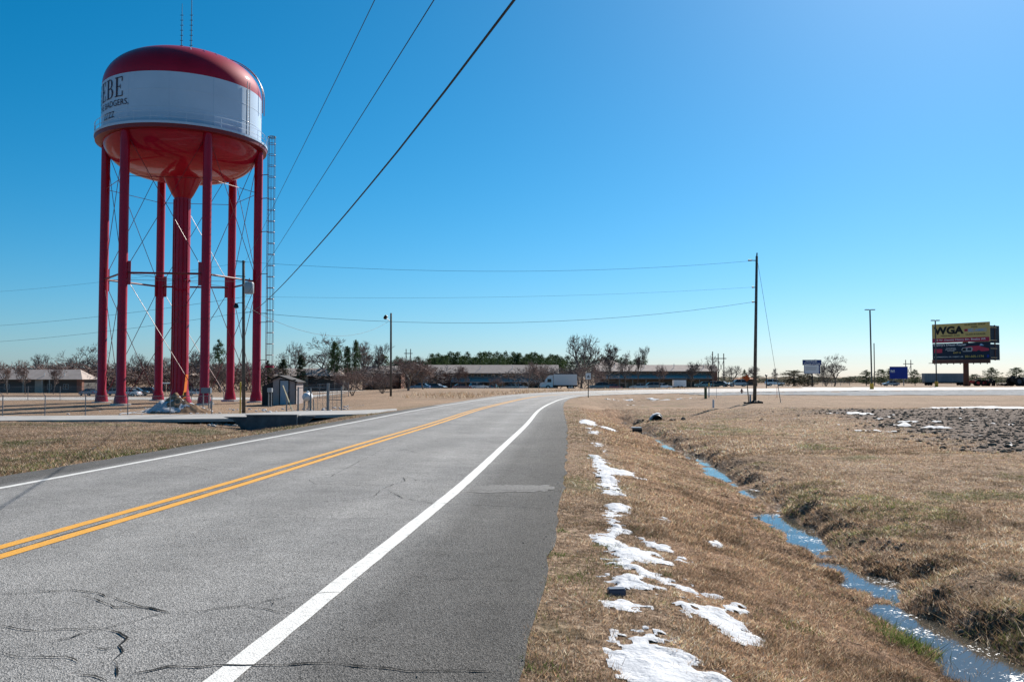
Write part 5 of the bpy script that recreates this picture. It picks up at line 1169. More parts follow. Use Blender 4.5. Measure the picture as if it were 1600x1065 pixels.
# tall dry weeds along the far side of the road
def keep_w(x, y, rng):
    o, zr, wr, wl, st = road_coords(x, y); s = -o - wl; return (s > 2) & (s < 9 + 3 * fnoise(x, y, 4, 3)) & (fnoise(x, y, 2.5, 411) > -.1)
V, F, C = blades(26000, lambda r, n: r.uniform(-22, 30, n), lambda r, n: r.uniform(86, 160, n), lambda x, y, r: .35 * r.uniform(.4, 1.3, len(x)) * (1 + fnoise(x, y, 2.5, 411)), .05, keep_w, .6, lambda x, y, r: PAL[r.integers(0, len(PAL), len(x))] * r.uniform(.6, 1.1, (len(x), 1)), 55)
tag(np_mesh('dry_weeds', V, F, M_BLADE, colors=C), 'tall dry weeds along the outer side of the bend', 'weeds', kind='stuff')

# ================================================================== BUILDINGS
M_ROOF = mat('tan_shingle_roof', (.35, .29, .255), .9, .15, color2=(.43, .36, .32), scale=.8, detail=8, bump=.4, bscale=4)
M_BRICK = mat('brown_brick', (.17, .085, .065), .9, .15, color2=(.24, .13, .10), scale=2.5, bump=.4, bscale=9); M_SIDING = mat('dark_siding', (.24, .185, .14), .8, .2, color2=(.30, .24, .19), scale=.5)
M_PANEL = mat('beige_panel', (.36, .32, .27), .8, .2, color2=(.43, .39, .34), scale=.7); M_GLASS = mat('window_glass', (.02, .024, .028), .2, .35); M_TRIMW = mat('white_trim', (.58, .58, .57), .6, .3); M_SHADE = mat('recess_siding', (.11, .105, .10), .85, .15)
def window(x0, x1, z0, z1, y, parent, frame=M_TRIMW, glass=M_GLASS):
    """a window in a wall that faces -y: frame bars and a pane set back"""
    t = .07
    m = MB(); m.box(x0, x1, y - .06, y + .02, z0, z0 + t); m.box(x0, x1, y - .06, y + .02, z1 - t, z1); m.box(x0, x0 + t, y - .06, y + .02, z0 + t, z1 - t); m.box(x1 - t, x1, y - .06, y + .02, z0 + t, z1 - t); m.box((x0 + x1) / 2 - .03, (x0 + x1) / 2 + .03, y - .05, y + .01, z0 + t, z1 - t)
    w = m.build('window', frame, parent); MB().box(x0 + .03, x1 - .03, y - .025, y + .012, z0 + .03, z1 - .03).build('pane', glass, w); return w
def gable_roof(parent, x0, x1, y0, y1, ze, zr, over=.45, th=.16, name='roof', m=None):
    ym = (y0 + y1) / 2; m_ = MB()
    prof = [(y0 - over, ze), (ym, zr), (y1 + over, ze), (y1 + over, ze - th), (ym, zr - th * 1.1), (y0 - over, ze - th)]
    n = len(prof); vs = [(x0 - over, y, z) for y, z in prof] + [(x1 + over, y, z) for y, z in prof]
    m_.add(vs, [tuple(range(n - 1, -1, -1)), tuple(range(n, 2 * n))] + [(i, (i + 1) % n, n + (i + 1) % n, n + i) for i in range(n)]); return m_.build(name, m or M_ROOF, parent)
def apartment(px0, px1, Y, label, y_ridge, y_eave, y_ptop, y_peave, ppx0, ppx1, ends, wins, rz=0.0, snow=None):
    s = Y / FPX; b = on_ground(px0, Y); root = empty('apartment_building', b, rz, label, 'building', 'two-storey apartment buildings')
    Z = lambda py: CAMZ + (HZ - py) * s - b.z; Xf = lambda px: (px - px0) * s; L = Xf(px1); D = 11.0
    # walls: front wall between floors, brick end parts
    wall = MB().box(0, L, 2.6, D, -.5, Z(y_eave) - .05).build('wall', M_SIDING, root)
    for a, c in ends: MB().box(Xf(a), Xf(c), 1.2, 2.62, -.5, Z(y_eave) - .06).build('brick_bay', M_BRICK, root)
    for gx, sg in ((-.02, -1), (L + .02, 1)):      # gable ends
        MB().add([(gx, 1.2, -.5), (gx, D, -.5), (gx, D, Z(y_eave) - .1), (gx, 1.2 + (D - 1.2) / 2, Z(y_ridge) - .3), (gx, 1.2, Z(y_eave) - .1), (gx - .2 * sg, 1.2, -.5), (gx - .2 * sg, D, -.5), (gx - .2 * sg, D, Z(y_eave) - .1), (gx - .2 * sg, 1.2 + (D - 1.2) / 2, Z(y_ridge) - .3), (gx - .2 * sg, 1.2, Z(y_eave) - .1)],
                 [(0, 1, 2, 3, 4), (9, 8, 7, 6, 5), (0, 4, 9, 5), (4, 3, 8, 9), (3, 2, 7, 8), (2, 1, 6, 7)]).build('gable_end', M_BRICK, root)
    rf = gable_roof(root, 0, L, 1.0, D, Z(y_eave), Z(y_ridge))
    for k in range(max(2, int(L / 9))):
        x = L * (k + .6) / max(2, int(L / 9)); MB().tube((x, 3.6, Z(y_eave) + 1.0), (x, 3.6, Z(y_eave) + 2.4), .09, n=6).build('vent_pipe', M_TRIMW, rf)
    for (a, c) in wins: window(Xf(a), Xf(c), Z(y_ptop) + .05, Z(y_eave) - .35, 2.58, root)
    # porch roof with posts
    pr = MB(); x0, x1 = Xf(ppx0), Xf(ppx1)
    pr.add([(x0, -1.6, Z(y_peave)), (x1, -1.6, Z(y_peave)), (x1, 2.5, Z(y_ptop)), (x0, 2.5, Z(y_ptop)), (x0, -1.6, Z(y_peave) - .18), (x1, -1.6, Z(y_peave) - .18), (x1, 2.5, Z(y_ptop) - .18), (x0, 2.5, Z(y_ptop) - .18)], [(0, 1, 2, 3), (7, 6, 5, 4), (0, 4, 5, 1), (1, 5, 6, 2), (2, 6, 7, 3), (3, 7, 4, 0)])
    po = pr.build('porch_roof', M_ROOF, root); n = max(3, int((x1 - x0) / 4.2))
    MB().box(x0, x1, -1.62, -1.55, Z(y_peave) - .42, Z(y_peave) - .185).build('fascia', M_SHADE, po)
    for k in range(n + 1): MB().box(x0 + (x1 - x0) * k / n - .09, x0 + (x1 - x0) * k / n + .09, -1.5, -1.32, -.4, Z(y_peave) - .2).build('porch_post', M_PANEL, root)
    for k in range(n):
        xx = x0 + (x1 - x0) * (k + .5) / n
        window(xx - 1.2, xx - .1, .8, 2.1, 2.58, root, frame=M_SIDING); d = MB().box(xx + .25, xx + 1.2, 2.52, 2.58, 0, 2.1).build('door', M_PANEL if k % 2 else M_SHADE, root); MB().box(xx + 1.05, xx + 1.12, 2.46, 2.52, .95, 1.1).build('handle', M_BLACK, d)
    if snow:
        for a, c in snow: MB().box(Xf(a), Xf(c), -1.5, -.2, Z(y_peave) + .02, Z(y_peave) + .16).build('snow_edge', M_SNOW, po)
    return root
apartment(668, 872, 290, 'long two-storey apartment block with tan roof, left of the box truck', 569.5, 582.5, 588.5, 596, 705, 845, [(683, 703)], [(706, 720), (723, 736), (740, 751), (755, 768), (772, 784), (790, 800), (806, 816), (826, 836)], snow=[(808, 843)])
apartment(934, 1122, 280, 'long two-storey apartment block with tan roof, right of the box truck', 569.5, 579.5, 584, 590.5, 946, 1112, [(936, 944), (1113, 1121)], [(948, 962), (968, 988), (996, 1012), (1016, 1030), (1046, 1062), (1066, 1086), (1092, 1106)], snow=[(940, 968)])
apartment(566, 626, 270, 'two-storey apartment block half hidden behind shrubs by the light pole', 571, 583, 592, 600, 568, 612, [(612, 622)], [(570, 580), (584, 594), (598, 608)])
# brick gable wing at the left end of the long building
b = on_ground(650, 288); s = 288 / FPX; wing = empty('brick_wing', b, 0, 'brown brick gable wing with one white window, at the long block end', 'building')
Zw = lambda py: CAMZ + (HZ - py) * s - b.z
MB().prism([(-3.5, -.5), (4.8, -.5), (4.8, Zw(581)), (3.4, Zw(578)), (0, Zw(571)), (-3.5, Zw(580))], 0, 9).build('wall', M_BRICK, wing)
MB().prism([(-3.9, Zw(580.6)), (0, Zw(570)), (5.1, Zw(581.5)), (5.1, Zw(580.6)), (0, Zw(568.8)), (-3.9, Zw(579.6))], -.4, 9.4).build('roof', M_ROOF, wing)
window((661 - 650) * s, (668.5 - 650) * s, Zw(599), Zw(588.5), 0, wing, glass=M_TRIMW)
# one-storey blocks on the left
def low_block(px0, px1, Y, label, y_ridge, y_eave, bays, depth=9, hip=2.5, roofm=None):
    s = Y / FPX; b = on_ground(px0, Y); root = empty('low_building', b, 0, label, 'building'); Z = lambda py: CAMZ + (HZ - py) * s - b.z; Xf = lambda px: (px - px0) * s; L = Xf(px1)
    MB().box(.2, L - .2, 1.6, depth, -.5, Z(y_eave) + .05).build('wall', M_SHADE, root)
    ym = depth / 2; h = hip
    m = MB().add([(-.4, -.4, Z(y_eave)), (L + .4, -.4, Z(y_eave)), (L + .4, depth + .4, Z(y_eave)), (-.4, depth + .4, Z(y_eave)), (h, ym, Z(y_ridge)), (L - h, ym, Z(y_ridge))], [(0, 1, 5, 4), (1, 2, 5), (2, 3, 4, 5), (3, 0, 4), (3, 2, 1, 0)])
    rf = m.build('roof', roofm or M_ROOF, root)
    for k in range(max(2, int(L / 6))): x = h + (L - 2 * h) * (k + .5) / max(2, int(L / 6)); MB().tube((x, 1.4, Z(y_eave) + .6), (x, 1.4, Z(y_eave) + 1.7), .1, n=6).build('vent_pipe', M_TRIMW, rf)
    for a, c, kind in bays:
        if kind == 'panel': MB().box(Xf(a), Xf(c), 1.0, 1.62, -.4, Z(y_eave) - .02).build('wall_panel', M_PANEL, root)
        elif kind == 'brick': MB().box(Xf(a), Xf(c), .4, 1.62, -.4, Z(y_eave) - .02).build('brick_end', M_BRICK, root)
        elif kind == 'post': MB().box(Xf(a), Xf(c), -.2, .05, -.4, Z(y_eave) - .02).build('post', M_PANEL, root)
        else: window(Xf(a), Xf(c), .9, 2.2, 1.57, root)
    return root
low_block(-60, 128, 225, 'low dark-walled building with tan hip roof at the left edge', 577, 592.5, [(-40, -25, 'win'), (2, 10, 'win'), (52, 65, 'panel'), (66, 68, 'post'), (12, 13.2, 'post'), (37, 38.4, 'post'), (78, 79.3, 'post'), (95, 103, 'win'), (119.5, 127.5, 'brick'), (70, 77, 'win')])
low_block(104, 175, 262, 'brown-roofed building behind the left tower legs', 579, 590, [(110, 118, 'win'), (140, 150, 'win')], roofm=mat('brown_roof', (.17, .13, .115), .9, .15))
low_block(246, 300, 262, 'low pale-roofed building seen beside the tower riser', 579.5, 586, [(256, 262, 'win'), (275, 285, 'panel')])
low_block(428, 535, 245, 'long low building with pale sunlit roof behind the shed', 575, 587, [(440, 448, 'win'), (470, 480, 'panel'), (495, 505, 'win')])
low_block(936, 968, 330, 'small gabled house behind the thicket by the truck', 562, 569, [(945, 952, 'win')])
low_block(1158, 1182, 330, 'small distant house with orange-brown roof behind the orange sign', 588, 592, [(1164, 1168, 'win')], roofm=mat('orange_roof', (.36, .17, .10), .9, .1))
cp = on_ground(258, 190); s = 190 / FPX; car_p = empty('carport', cp, 0, 'open carport with white fascia left of the tower riser', 'carport')
MB().box(-1.8, 2.2, 0, 5, 2.5, 2.75).build('roof', M_TRIMW, car_p)
for x, y in ((-1.6, .2), (2.0, .2), (-1.6, 4.8), (2.0, 4.8)): MB().box(x - .07, x + .07, y - .07, y + .07, -.3, 2.495).build('post', M_PANEL, car_p)

# ================================================================== VEHICLES
M_TYRE = mat('tyre_rubber', (.015, .015, .015), .85, .2); M_RIM = mat('wheel_rim', (.35, .36, .37), .35, .5, .8); M_HEADL = mat('headlight', (.75, .77, .78), .15, .6); M_TAIL = mat('tail_light', (.35, .01, .01), .25, .5)
PAINT = {k: mat('car_paint_' + k, c, .3, .5, .0, coat=1.0) for k, c in dict(white=(.62, .63, .65), silver=(.36, .38, .40), blue=(.025, .10, .22), dark=(.02, .025, .032), navy=(.018, .045, .085), grey=(.14, .15, .165), maroon=(.15, .03, .04), teal=(.03, .13, .16)).items()}
def loft(profile, wfun):
    """side outline (x,z) swept across the width: wfun(z) is the half width at height z"""
    n = len(profile); vs = []
    for sgn in (-1, 1): vs += [(x, sgn * wfun(z), z) for x, z in profile]
    fs = [tuple(range(n - 1, -1, -1)), tuple(range(n, 2 * n))] + [(i, (i + 1) % n, n + (i + 1) % n, n + i) for i in range(n)]
    return MB().add(vs, fs)
def car(kind, paint, px, Y, heading, label, group='parked cars', snow=False):
    b = on_ground(px, Y); root = empty({'sedan': 'parked_car', 'suv': 'parked_suv', 'pickup': 'pickup_truck', 'van': 'parked_van'}[kind], b, heading, label, {'sedan': 'car', 'suv': 'suv', 'pickup': 'pickup', 'van': 'van'}[kind], group); m = PAINT[paint]
    if kind == 'sedan': L, W, H = 4.6, .90, 1.45; body = [(-2.28, .32), (-2.3, .70), (-2.2, .92), (-1.55, .98), (1.0, .93), (2.0, .80), (2.28, .64), (2.3, .34)]; cab = [(-1.75, .96), (-1.05, 1.40), (-.2, 1.46), (.35, 1.40), (1.15, .93)]; wx = (1.42, -1.38); r = .32
    elif kind == 'suv': L, W, H = 4.75, .95, 1.75; body = [(-2.35, .40), (-2.38, .85), (-2.3, 1.10), (1.0, 1.08), (2.05, .98), (2.33, .78), (2.35, .42)]; cab = [(-2.25, 1.10), (-1.95, 1.65), (-1.5, 1.74), (.1, 1.72), (.45, 1.62), (1.15, 1.08)]; wx = (1.45, -1.42); r = .37
    elif kind == 'van': L, W, H = 5.0, .98, 1.95; body = [(-2.45, .40), (-2.47, 1.0), (-2.42, 1.20), (1.5, 1.15), (2.3, .95), (2.45, .45)]; cab = [(-2.4, 1.2), (-2.3, 1.85), (.6, 1.9), (.95, 1.8), (1.75, 1.15)]; wx = (1.6, -1.5); r = .36
    else: L, W, H = 5.6, .98, 1.85; body = [(-2.78, .48), (-2.8, 1.05), (-.55, 1.08), (1.35, 1.08), (2.5, 1.0), (2.76, .80), (2.78, .48)]; cab = [(-.75, 1.08), (-.62, 1.75), (.55, 1.80), (.75, 1.72), (1.4, 1.08)]; wx = (1.75, -1.7); r = .40
    bd = loft(body, lambda z: W * (1 - .06 * max(0, (z - .7)))).build('body', m, root, bevel=.05)
    gl = loft(cab, lambda z: W * (.93 - .22 * (z - cab[0][1]) / (H - cab[0][1]))).build('windows', M_GLASS, root, bevel=.03)
    zt = max(z for _, z in cab); rx = [x for x, z in cab if z > zt - .12]
    MB().box(min(rx) - .05, max(rx) + .02, -W * .70, W * .70, zt - .02, zt + .04).build('roof', M_SNOW if snow else m, root, bevel=.015)
    for px_, zz in ((cab[1][0], 0), (cab[-2][0], 0)):
        for sy in (-1, 1): pass
    mid = (cab[1][0] + cab[-2][0]) / 2
    for sy in (-1, 1): MB().bar((mid, sy * W * .90, cab[0][1]), (mid, sy * W * .715, zt), .09, .05).build('pillar', m, root)
    for x in wx:
        for sy in (-1, 1):
            w = MB().tube((x, sy * (W - .2), r), (x, sy * (W + .015), r), r, n=14).build('wheel', M_TYRE, root); MB().tube((x, sy * (W - .1), r), (x, sy * (W + .03), r), r * .62, n=10).build('rim', M_RIM, w)
    fx, bx_ = max(x for x, _ in body), min(x for x, _ in body); hz = .66 if kind == 'sedan' else .82
    for sy in (-1, 1):
        MB().box(fx - .10, fx + .012, sy * W * .62 - .17, sy * W * .62 + .17, hz - .07, hz + .07).build('headlight', M_HEADL, root); MB().box(bx_ - .012, bx_ + .1, sy * W * .66 - .13, sy * W * .66 + .13, hz + .02, hz + .2).build('tail_light', M_TAIL, root)
        MB().box(cab[-1][0] - .35, cab[-1][0] - .15, sy * (W + .11) - .10, sy * (W + .11) + .10, cab[0][1] + .02, cab[0][1] + .16).build('mirror', m, root)
    return root
CARS = [('sedan', 'blue', 140, 180, 2.6, 'blue car parked behind the leftmost tower leg'), ('sedan', 'silver', 178, 182, 2.9, 'pale silver car between the two left tower legs'), ('suv', 'dark', 214, 176, 0.2, 'dark car with snowy roof left of the far tower leg'), ('sedan', 'white', 202, 168, 3.0, 'white car low beside the second tower leg'), ('suv', 'navy', 236, 184, .1, 'navy car close left of the far left tower leg'), ('sedan', 'white', 310, 186, .4, 'white car glimpsed right of the tower riser'),
        ('sedan', 'blue', 657, 200, 3.0, 'blue car parked before the brick wing, leftmost of three'), ('sedan', 'teal', 670, 206, 2.8, 'teal car parked before the brick wing, middle of three'), ('sedan', 'dark', 683, 204, -.4, 'dark car with bright rear before the brick wing'), ('sedan', 'maroon', 722, 206, .15, 'maroon car parked before the porch of the long block'), ('suv', 'silver', 748, 214, .4, 'silver van-like car under the porch of the long block'), ('sedan', 'teal', 772, 222, 1.4, 'small teal car parked by the middle porch posts'), ('sedan', 'grey', 797, 212, 3.1, 'grey car parked left of the box truck'), ('sedan', 'silver', 812, 216, 0, 'silver car just left of the box truck cab'),
        ('suv', 'navy', 936, 206, 3.1, 'navy suv parked just right of the white road sign'), ('sedan', 'maroon', 958, 214, .6, 'maroon car behind the navy suv'), ('sedan', 'silver', 998, 210, 3.0, 'silver car facing left before the right block'), ('suv', 'grey', 1016, 214, 3.1, 'grey suv right of the silver car before the right block'), ('sedan', 'white', 1035, 220, .1, 'white car between the grey suv and the white trailer'), ('sedan', 'teal', 1100, 208, 3.0, 'dark green car at the right end of the right block'), ('sedan', 'white', 1112, 214, 2.8, 'white car at the right end of the right block'), ('sedan', 'dark', 1124, 212, 2.6, 'dark car right of the two cars at block end'),
        ('suv', 'silver', 1152, 214, 3.05, 'pale blue-silver suv left of the lone utility pole'), ('suv', 'white', 1210, 222, .05, 'white suv right of the lone utility pole'), ('sedan', 'silver', 1391, 252, 3.1, 'silver car driving past below the blue board')]
for k, p_, px, Y, h, lab in CARS: car(k, p_, px, Y, h, lab, snow=('snowy' in lab))
# box truck
b = on_ground(874, 196); s = 196 / FPX; bt = empty('box_truck', b, 0, 'white box truck facing left before the bare thicket', 'truck'); X = lambda px: (px - 874) * s; Zt = lambda py: CAMZ + (HZ - py) * s - b.z
cargo = MB().box(X(864.5), X(901), -1.2, 1.2, .95, Zt(584.6)).build('cargo_box', PAINT['white'], bt, bevel=.03)
for k in range(9): x = X(864.5) + (X(901) - X(864.5)) * (k + .5) / 9; MB().box(x - .02, x + .02, -1.225, -1.202, 1.0, Zt(584.6) - .1).build('rib', PAINT['white'], cargo)
MB().box(X(852), X(901), -1.0, 1.0, .62, .945).build('chassis', M_BLACK, bt)
cabm = loft([(X(843.3), .5), (X(843.3), 1.25), (X(845), 1.5), (X(850.5), 1.62), (X(853), 2.45), (X(855), 2.6), (X(863.8), 2.6), (X(863.8), .5)], lambda z: 1.05 - .05 * max(0, z - 1.4)); cabo = cabm.build('cab', PAINT['white'], bt, bevel=.05)
MB().add([(X(850.6), -.85, 1.66), (X(850.6), .85, 1.66), (X(853), .8, 2.4), (X(853), -.8, 2.4)], [(0, 1, 2, 3)]).build('windscreen', M_GLASS, cabo).location.x = -.06
MB().box(X(855), X(861), -1.06, -1.03, 1.6, 2.35).build('side_window', M_GLASS, cabo)
fair = loft([(X(854), 2.62), (X(858), 3.15), (X(863.8), 3.2), (X(863.8), 2.62)], lambda z: .95).build('wind_deflector', PAINT['white'], cabo, bevel=.04)
for x in (X(856), X(889), X(893)):
    for sy in (-1, 1): w = MB().tube((x, sy * .8, .48), (x, sy * 1.08, .48), .48, n=14).build('wheel', M_TYRE, bt); MB().tube((x, sy * .95, .48), (x, sy * 1.1, .48), .27, n=10).build('rim', M_RIM, w)
for sy in (-1, 1): MB().box(X(843.3) - .03, X(843.3) + .05, sy * .75 - .2, sy * .75 + .2, .75, 1.0).build('headlight', M_HEADL, bt); MB().box(X(849), X(850), sy * 1.25 - .1, sy * 1.25 + .1, 1.6, 2.1).build('mirror', M_BLACK, bt)
# utility trailer seen before the right block, freight trailer, farm machines
tb = on_ground(1061, 206); tl = empty('cargo_trailer', tb, 0, 'small white enclosed trailer before the right block', 'trailer'); MB().box(-1.45, 1.45, -1, 1, .45, 2.0).build('box', PAINT['white'], tl, bevel=.05); MB().bar((1.45, 0, .4), (2.3, 0, .4), .1).build('hitch', M_BLACK, tl)
for x in (-.4, .4): MB().tube((x, -1.06, .32), (x, -.86, .32), .32, n=12).build('wheel', M_TYRE, tl)
fb = on_ground(1476, 322); ft = empty('freight_trailer', fb, 0, 'long grey freight trailer standing behind the billboard post', 'trailer'); s = 322 / FPX
M_TRL = mat('trailer_grey', (.17, .19, .21), .6, .3, color2=(.24, .26, .28), scale=.4)
tbx = MB().box(-34 * s, 34 * s, -1.25, 1.25, 1.25, CAMZ + (HZ - 583) * s - fb.z).build('box', M_TRL, ft, bevel=.03)
for k in range(22): x = (-34 + 68 * (k + .5) / 22) * s; MB().box(x - .06, x + .06, -1.32, -1.255, 1.3, CAMZ + (HZ - 583) * s - fb.z - .1).build('rib', M_GREY if k < 8 else M_TRL, tbx)
MB().box(-33 * s, 33 * s, -.9, .9, .8, 1.245).build('frame', M_BLACK, ft)
for x in (-28, -24, 22, 26):
    for sy in (-1, 1): MB().tube((x * s, sy * .85, .5), (x * s, sy * 1.2, .5), .5, n=12).build('wheel', M_TYRE, ft)
M_TRACT = mat('tractor_red', (.42, .02, .02), .4, .4)
def tractor(px, Y, rz, label, m, canopy=True, sc=1.0):
    b = on_ground(px, Y); t = empty('farm_tractor', b, rz, label, 'tractor', 'farm machines'); t.scale = (sc, sc, sc)
    MB().box(-.2, 1.9, -.4, .4, .75, 1.45).build('bonnet', m, t, bevel=.06); MB().box(-1.2, -.2, -.55, .55, .7, 1.15).build('seat_deck', M_BLACK, t); MB().prism([(-1.3, 1.15), (-.75, 1.15), (-.85, 1.75), (-1.3, 1.75)], -.3, .3).build('seat', M_BLACK, t)
    for x, r in ((-.75, .8), (1.45, .48)):
        for sy in (-1, 1): w = MB().tube((x, sy * .62, r), (x, sy * .98, r), r, n=16).build('wheel', M_TYRE, t); MB().tube((x, sy * .7, r), (x, sy * 1.0, r), r * .5, n=10).build('rim', m, w)
    if canopy:
        MB().box(-1.5, .3, -.8, .8, 2.55, 2.68).build('canopy', M_PANEL, t)
        for sy in (-1, 1): MB().bar((-1.2, sy * .5, 1.1), (-1.2, sy * .6, 2.55), .07).build('canopy_post', M_BLACK, t)
    MB().tube((1.2, 0, 1.45), (1.2, 0, 2.1), .05, n=6).build('exhaust', M_BLACK, t)
    return t
tractor(1534, 232, .4, 'red tractor with pale canopy right of the billboard post', M_TRACT); tractor(1521, 226, 2.9, 'low red tractor without canopy beside the billboard post', M_TRACT, False); tractor(1546, 232, 1.2, 'red tractor right of the canopied one', M_TRACT, False, 1.1); tractor(1591, 215, .2, 'dark tractor with snowy hood at the right edge', mat('dark_blue_paint', (.03, .05, .08), .4, .4), False, 1.5)
rng = np.random.default_rng(33)
for k, px in enumerate((1560, 1566, 1572, 1578)):
    b = on_ground(px, 228); d = empty('disc_harrow', b, rng.uniform(-.3, .3), ('first', 'second', 'third', 'fourth')[k] + ' dark disc harrow in the row from the red tractors', 'harrow', 'farm implements'); MB().bar((-.6, 0, .7), (.6, 0, .7), .1).build('frame', M_BLACK, d)
    for x in (-.5, 0, .5): MB().tube((x - .03, 0, .35), (x + .03, 0, .35), .38, n=12).build('disc', M_BLACK, d)
    MB().bar((0, -.6, .6), (0, .6, .75), .08).build('drawbar', M_BLACK, d)

# ================================================================== SIGNS, BILLBOARDS, LIGHT POLES
def flat_text(body, w, h, parent, m, x, y, z, bold=.02, name='lettering'):
    """lettering standing in the x-z plane of its parent, read from -y; w, h are its size, x, z its lower left"""
    v, f = text_mesh(body, w, None, bold); v[:, 1] *= h / max(v[:, 1].max(), 1e-6)
    o = MB().add([(x + a, y, z + c) for a, c, _ in v], f).build(name, m, parent); return o
M_BLUEB = mat('billboard_blue', (.005, .035, .30), .5, .3, color2=(.004, .03, .26), scale=.3); M_TXTW = mat('print_white', (.68, .70, .72), .6, .2); M_TXTK = mat('print_black', (.015, .015, .018), .6, .2); M_TXTY = mat('print_yellow', (.60, .45, .12), .6, .2); M_CREAM = mat('print_cream_yellow', (.58, .44, .16), .6, .2, color2=(.52, .40, .16), scale=.4); M_CRIM = mat('print_crimson', (.36, .03, .08), .6, .2); M_NAVYB = mat('print_navy', (.015, .03, .055), .6, .2); M_LBLUE = mat('print_light_blue', (.25, .42, .62), .6, .2); M_PINK = mat('print_pinkred', (.50, .05, .09), .6, .2); M_RUSTB = mat('rusty_steel', (.10, .055, .045), .8, .2, color2=(.15, .08, .06), scale=1)
# big stacked billboard
pl_, pr_ = P(1456, 507, 216), P(1545.5, 503, 204); dv = Vector((pr_.x - pl_.x, pr_.y - pl_.y, 0)); Wb = dv.length; ang = math.atan2(dv.y, dv.x)
gb_ = tz(pl_.x, pl_.y); bb = empty('billboard', (pl_.x, pl_.y, gb_), ang, 'double stacked billboard, yellow panel above a dark panel, on one thick post', 'billboard')
ztop = P(1456, 507, 216).z - gb_; zmid = P(1456, 536, 216).z - gb_; zbot = P(1456, 562, 216).z - gb_; zcat = P(1456, 568, 216).z - gb_
Hu = ztop - zmid; Hl = zmid - zbot - .15
up_ = MB().box(0, Wb, 0, .35, zmid, ztop).build('upper_panel', M_CREAM, bb); lo_ = MB().box(.05, Wb + .05, 0, .35, zbot, zbot + Hl).build('lower_panel', M_NAVYB, bb)
MB().box(.2, Wb + .1, -.5, .1, zcat, zbot - .02).build('catwalk', M_RUSTB, bb)
MB().box(0.0, Wb, -.012, -.003, zmid + .05, zmid + Hu * .235).build('address_band', M_CRIM, up_)
flat_text('WGA', Wb * .54, Hu * .42, up_, M_TXTK, Wb * .03, -.02, zmid + Hu * .44, bold=.05); flat_text('12 W. Dewitt Henry Dr. Beebe AR', Wb * .88, Hu * .12, up_, M_TXTW, Wb * .06, -.025, zmid + Hu * .07)
flat_text('SILENCER SHOP', Wb * .36, Hu * .075, up_, M_TXTK, Wb * .58, -.02, zmid + Hu * .86); flat_text('KIOSK', Wb * .11, Hu * .07, up_, M_TXTK, Wb * .70, -.02, zmid + Hu * .74)
MB().box(Wb * .58, Wb * .635, -.02, -.004, zmid + Hu * .56, zmid + Hu * .68).build('flag_mark', M_CRIM, up_); flat_text('882-AMMO', Wb * .31, Hu * .17, up_, M_LBLUE, Wb * .645, -.02, zmid + Hu * .52); flat_text('CLASS III DEALER', Wb * .34, Hu * .075, up_, M_TXTK, Wb * .60, -.02, zmid + Hu * .36); flat_text('FIREARMS AND', Wb * .34, Hu * .06, up_, M_TXTK, Wb * .16, -.02, zmid + Hu * .335)
flat_text("Danny's Diesel Repair", Wb * .58, Hl * .17, lo_, M_TXTW, Wb * .03, -.02, zbot + Hl * .80); MB().box(Wb * .03, Wb * .18, -.02, -.004, zbot + Hl * .42, zbot + Hl * .66).build('logo_block', M_PINK, lo_)
for k, t in enumerate(('SPECIALIZING IN', 'LIGHT DUTY DIESEL', 'AND REPAIR')): flat_text(t, Wb * (.17, .20, .13)[k], Hl * .05, lo_, M_TXTW, Wb * (.25, .235, .27)[k], -.02, zbot + Hl * (.66 - .075 * k))
flat_text("EXIT 16", Wb * .13, Hl * .10, lo_, M_TXTY, Wb * .38, -.02, zbot + Hl * .36); flat_text('2 COMMERCIAL DR. CABOT, AR', Wb * .52, Hl * .08, lo_, M_TXTW, Wb * .03, -.02, zbot + Hl * .12); flat_text('501-605-1174', Wb * .32, Hl * .14, lo_, M_TXTY, Wb * .58, -.02, zbot + Hl * .10)
# pickup picture printed on the lower panel, as flat shapes
def flat_poly(poly, m, name, y=-.02): MB().add([(Wb * a, y, zbot + Hl * b_) for a, b_ in poly], [tuple(range(len(poly)))]).build(name, m, lo_)
flat_poly([(.58, .72), (.66, .78), (.84, .80), (.86, .74), (.99, .62), (.99, .50), (.86, .46), (.82, .56), (.78, .48), (.60, .52)], M_PINK, 'printed_truck', -.012); flat_poly([(.52, .58), (.54, .70), (.70, .74), (.72, .62), (.70, .46), (.55, .46)], M_GREY, 'printed_truck', -.016); flat_poly([(.53, .52), (.55, .66), (.60, .68), (.60, .50)], M_TXTK, 'printed_truck', -.02); flat_poly([(.62, .54), (.63, .68), (.69, .69), (.69, .53)], M_NAVYB, 'printed_truck', -.02); flat_poly([(.83, .80), (.85, .92), (.87, .92), (.91, .80)], M_LBLUE, 'printed_truck'); flat_poly([(.95, .10), (.955, .26), (.99, .26), (.99, .10)], M_BLUEB, 'printed_badge')
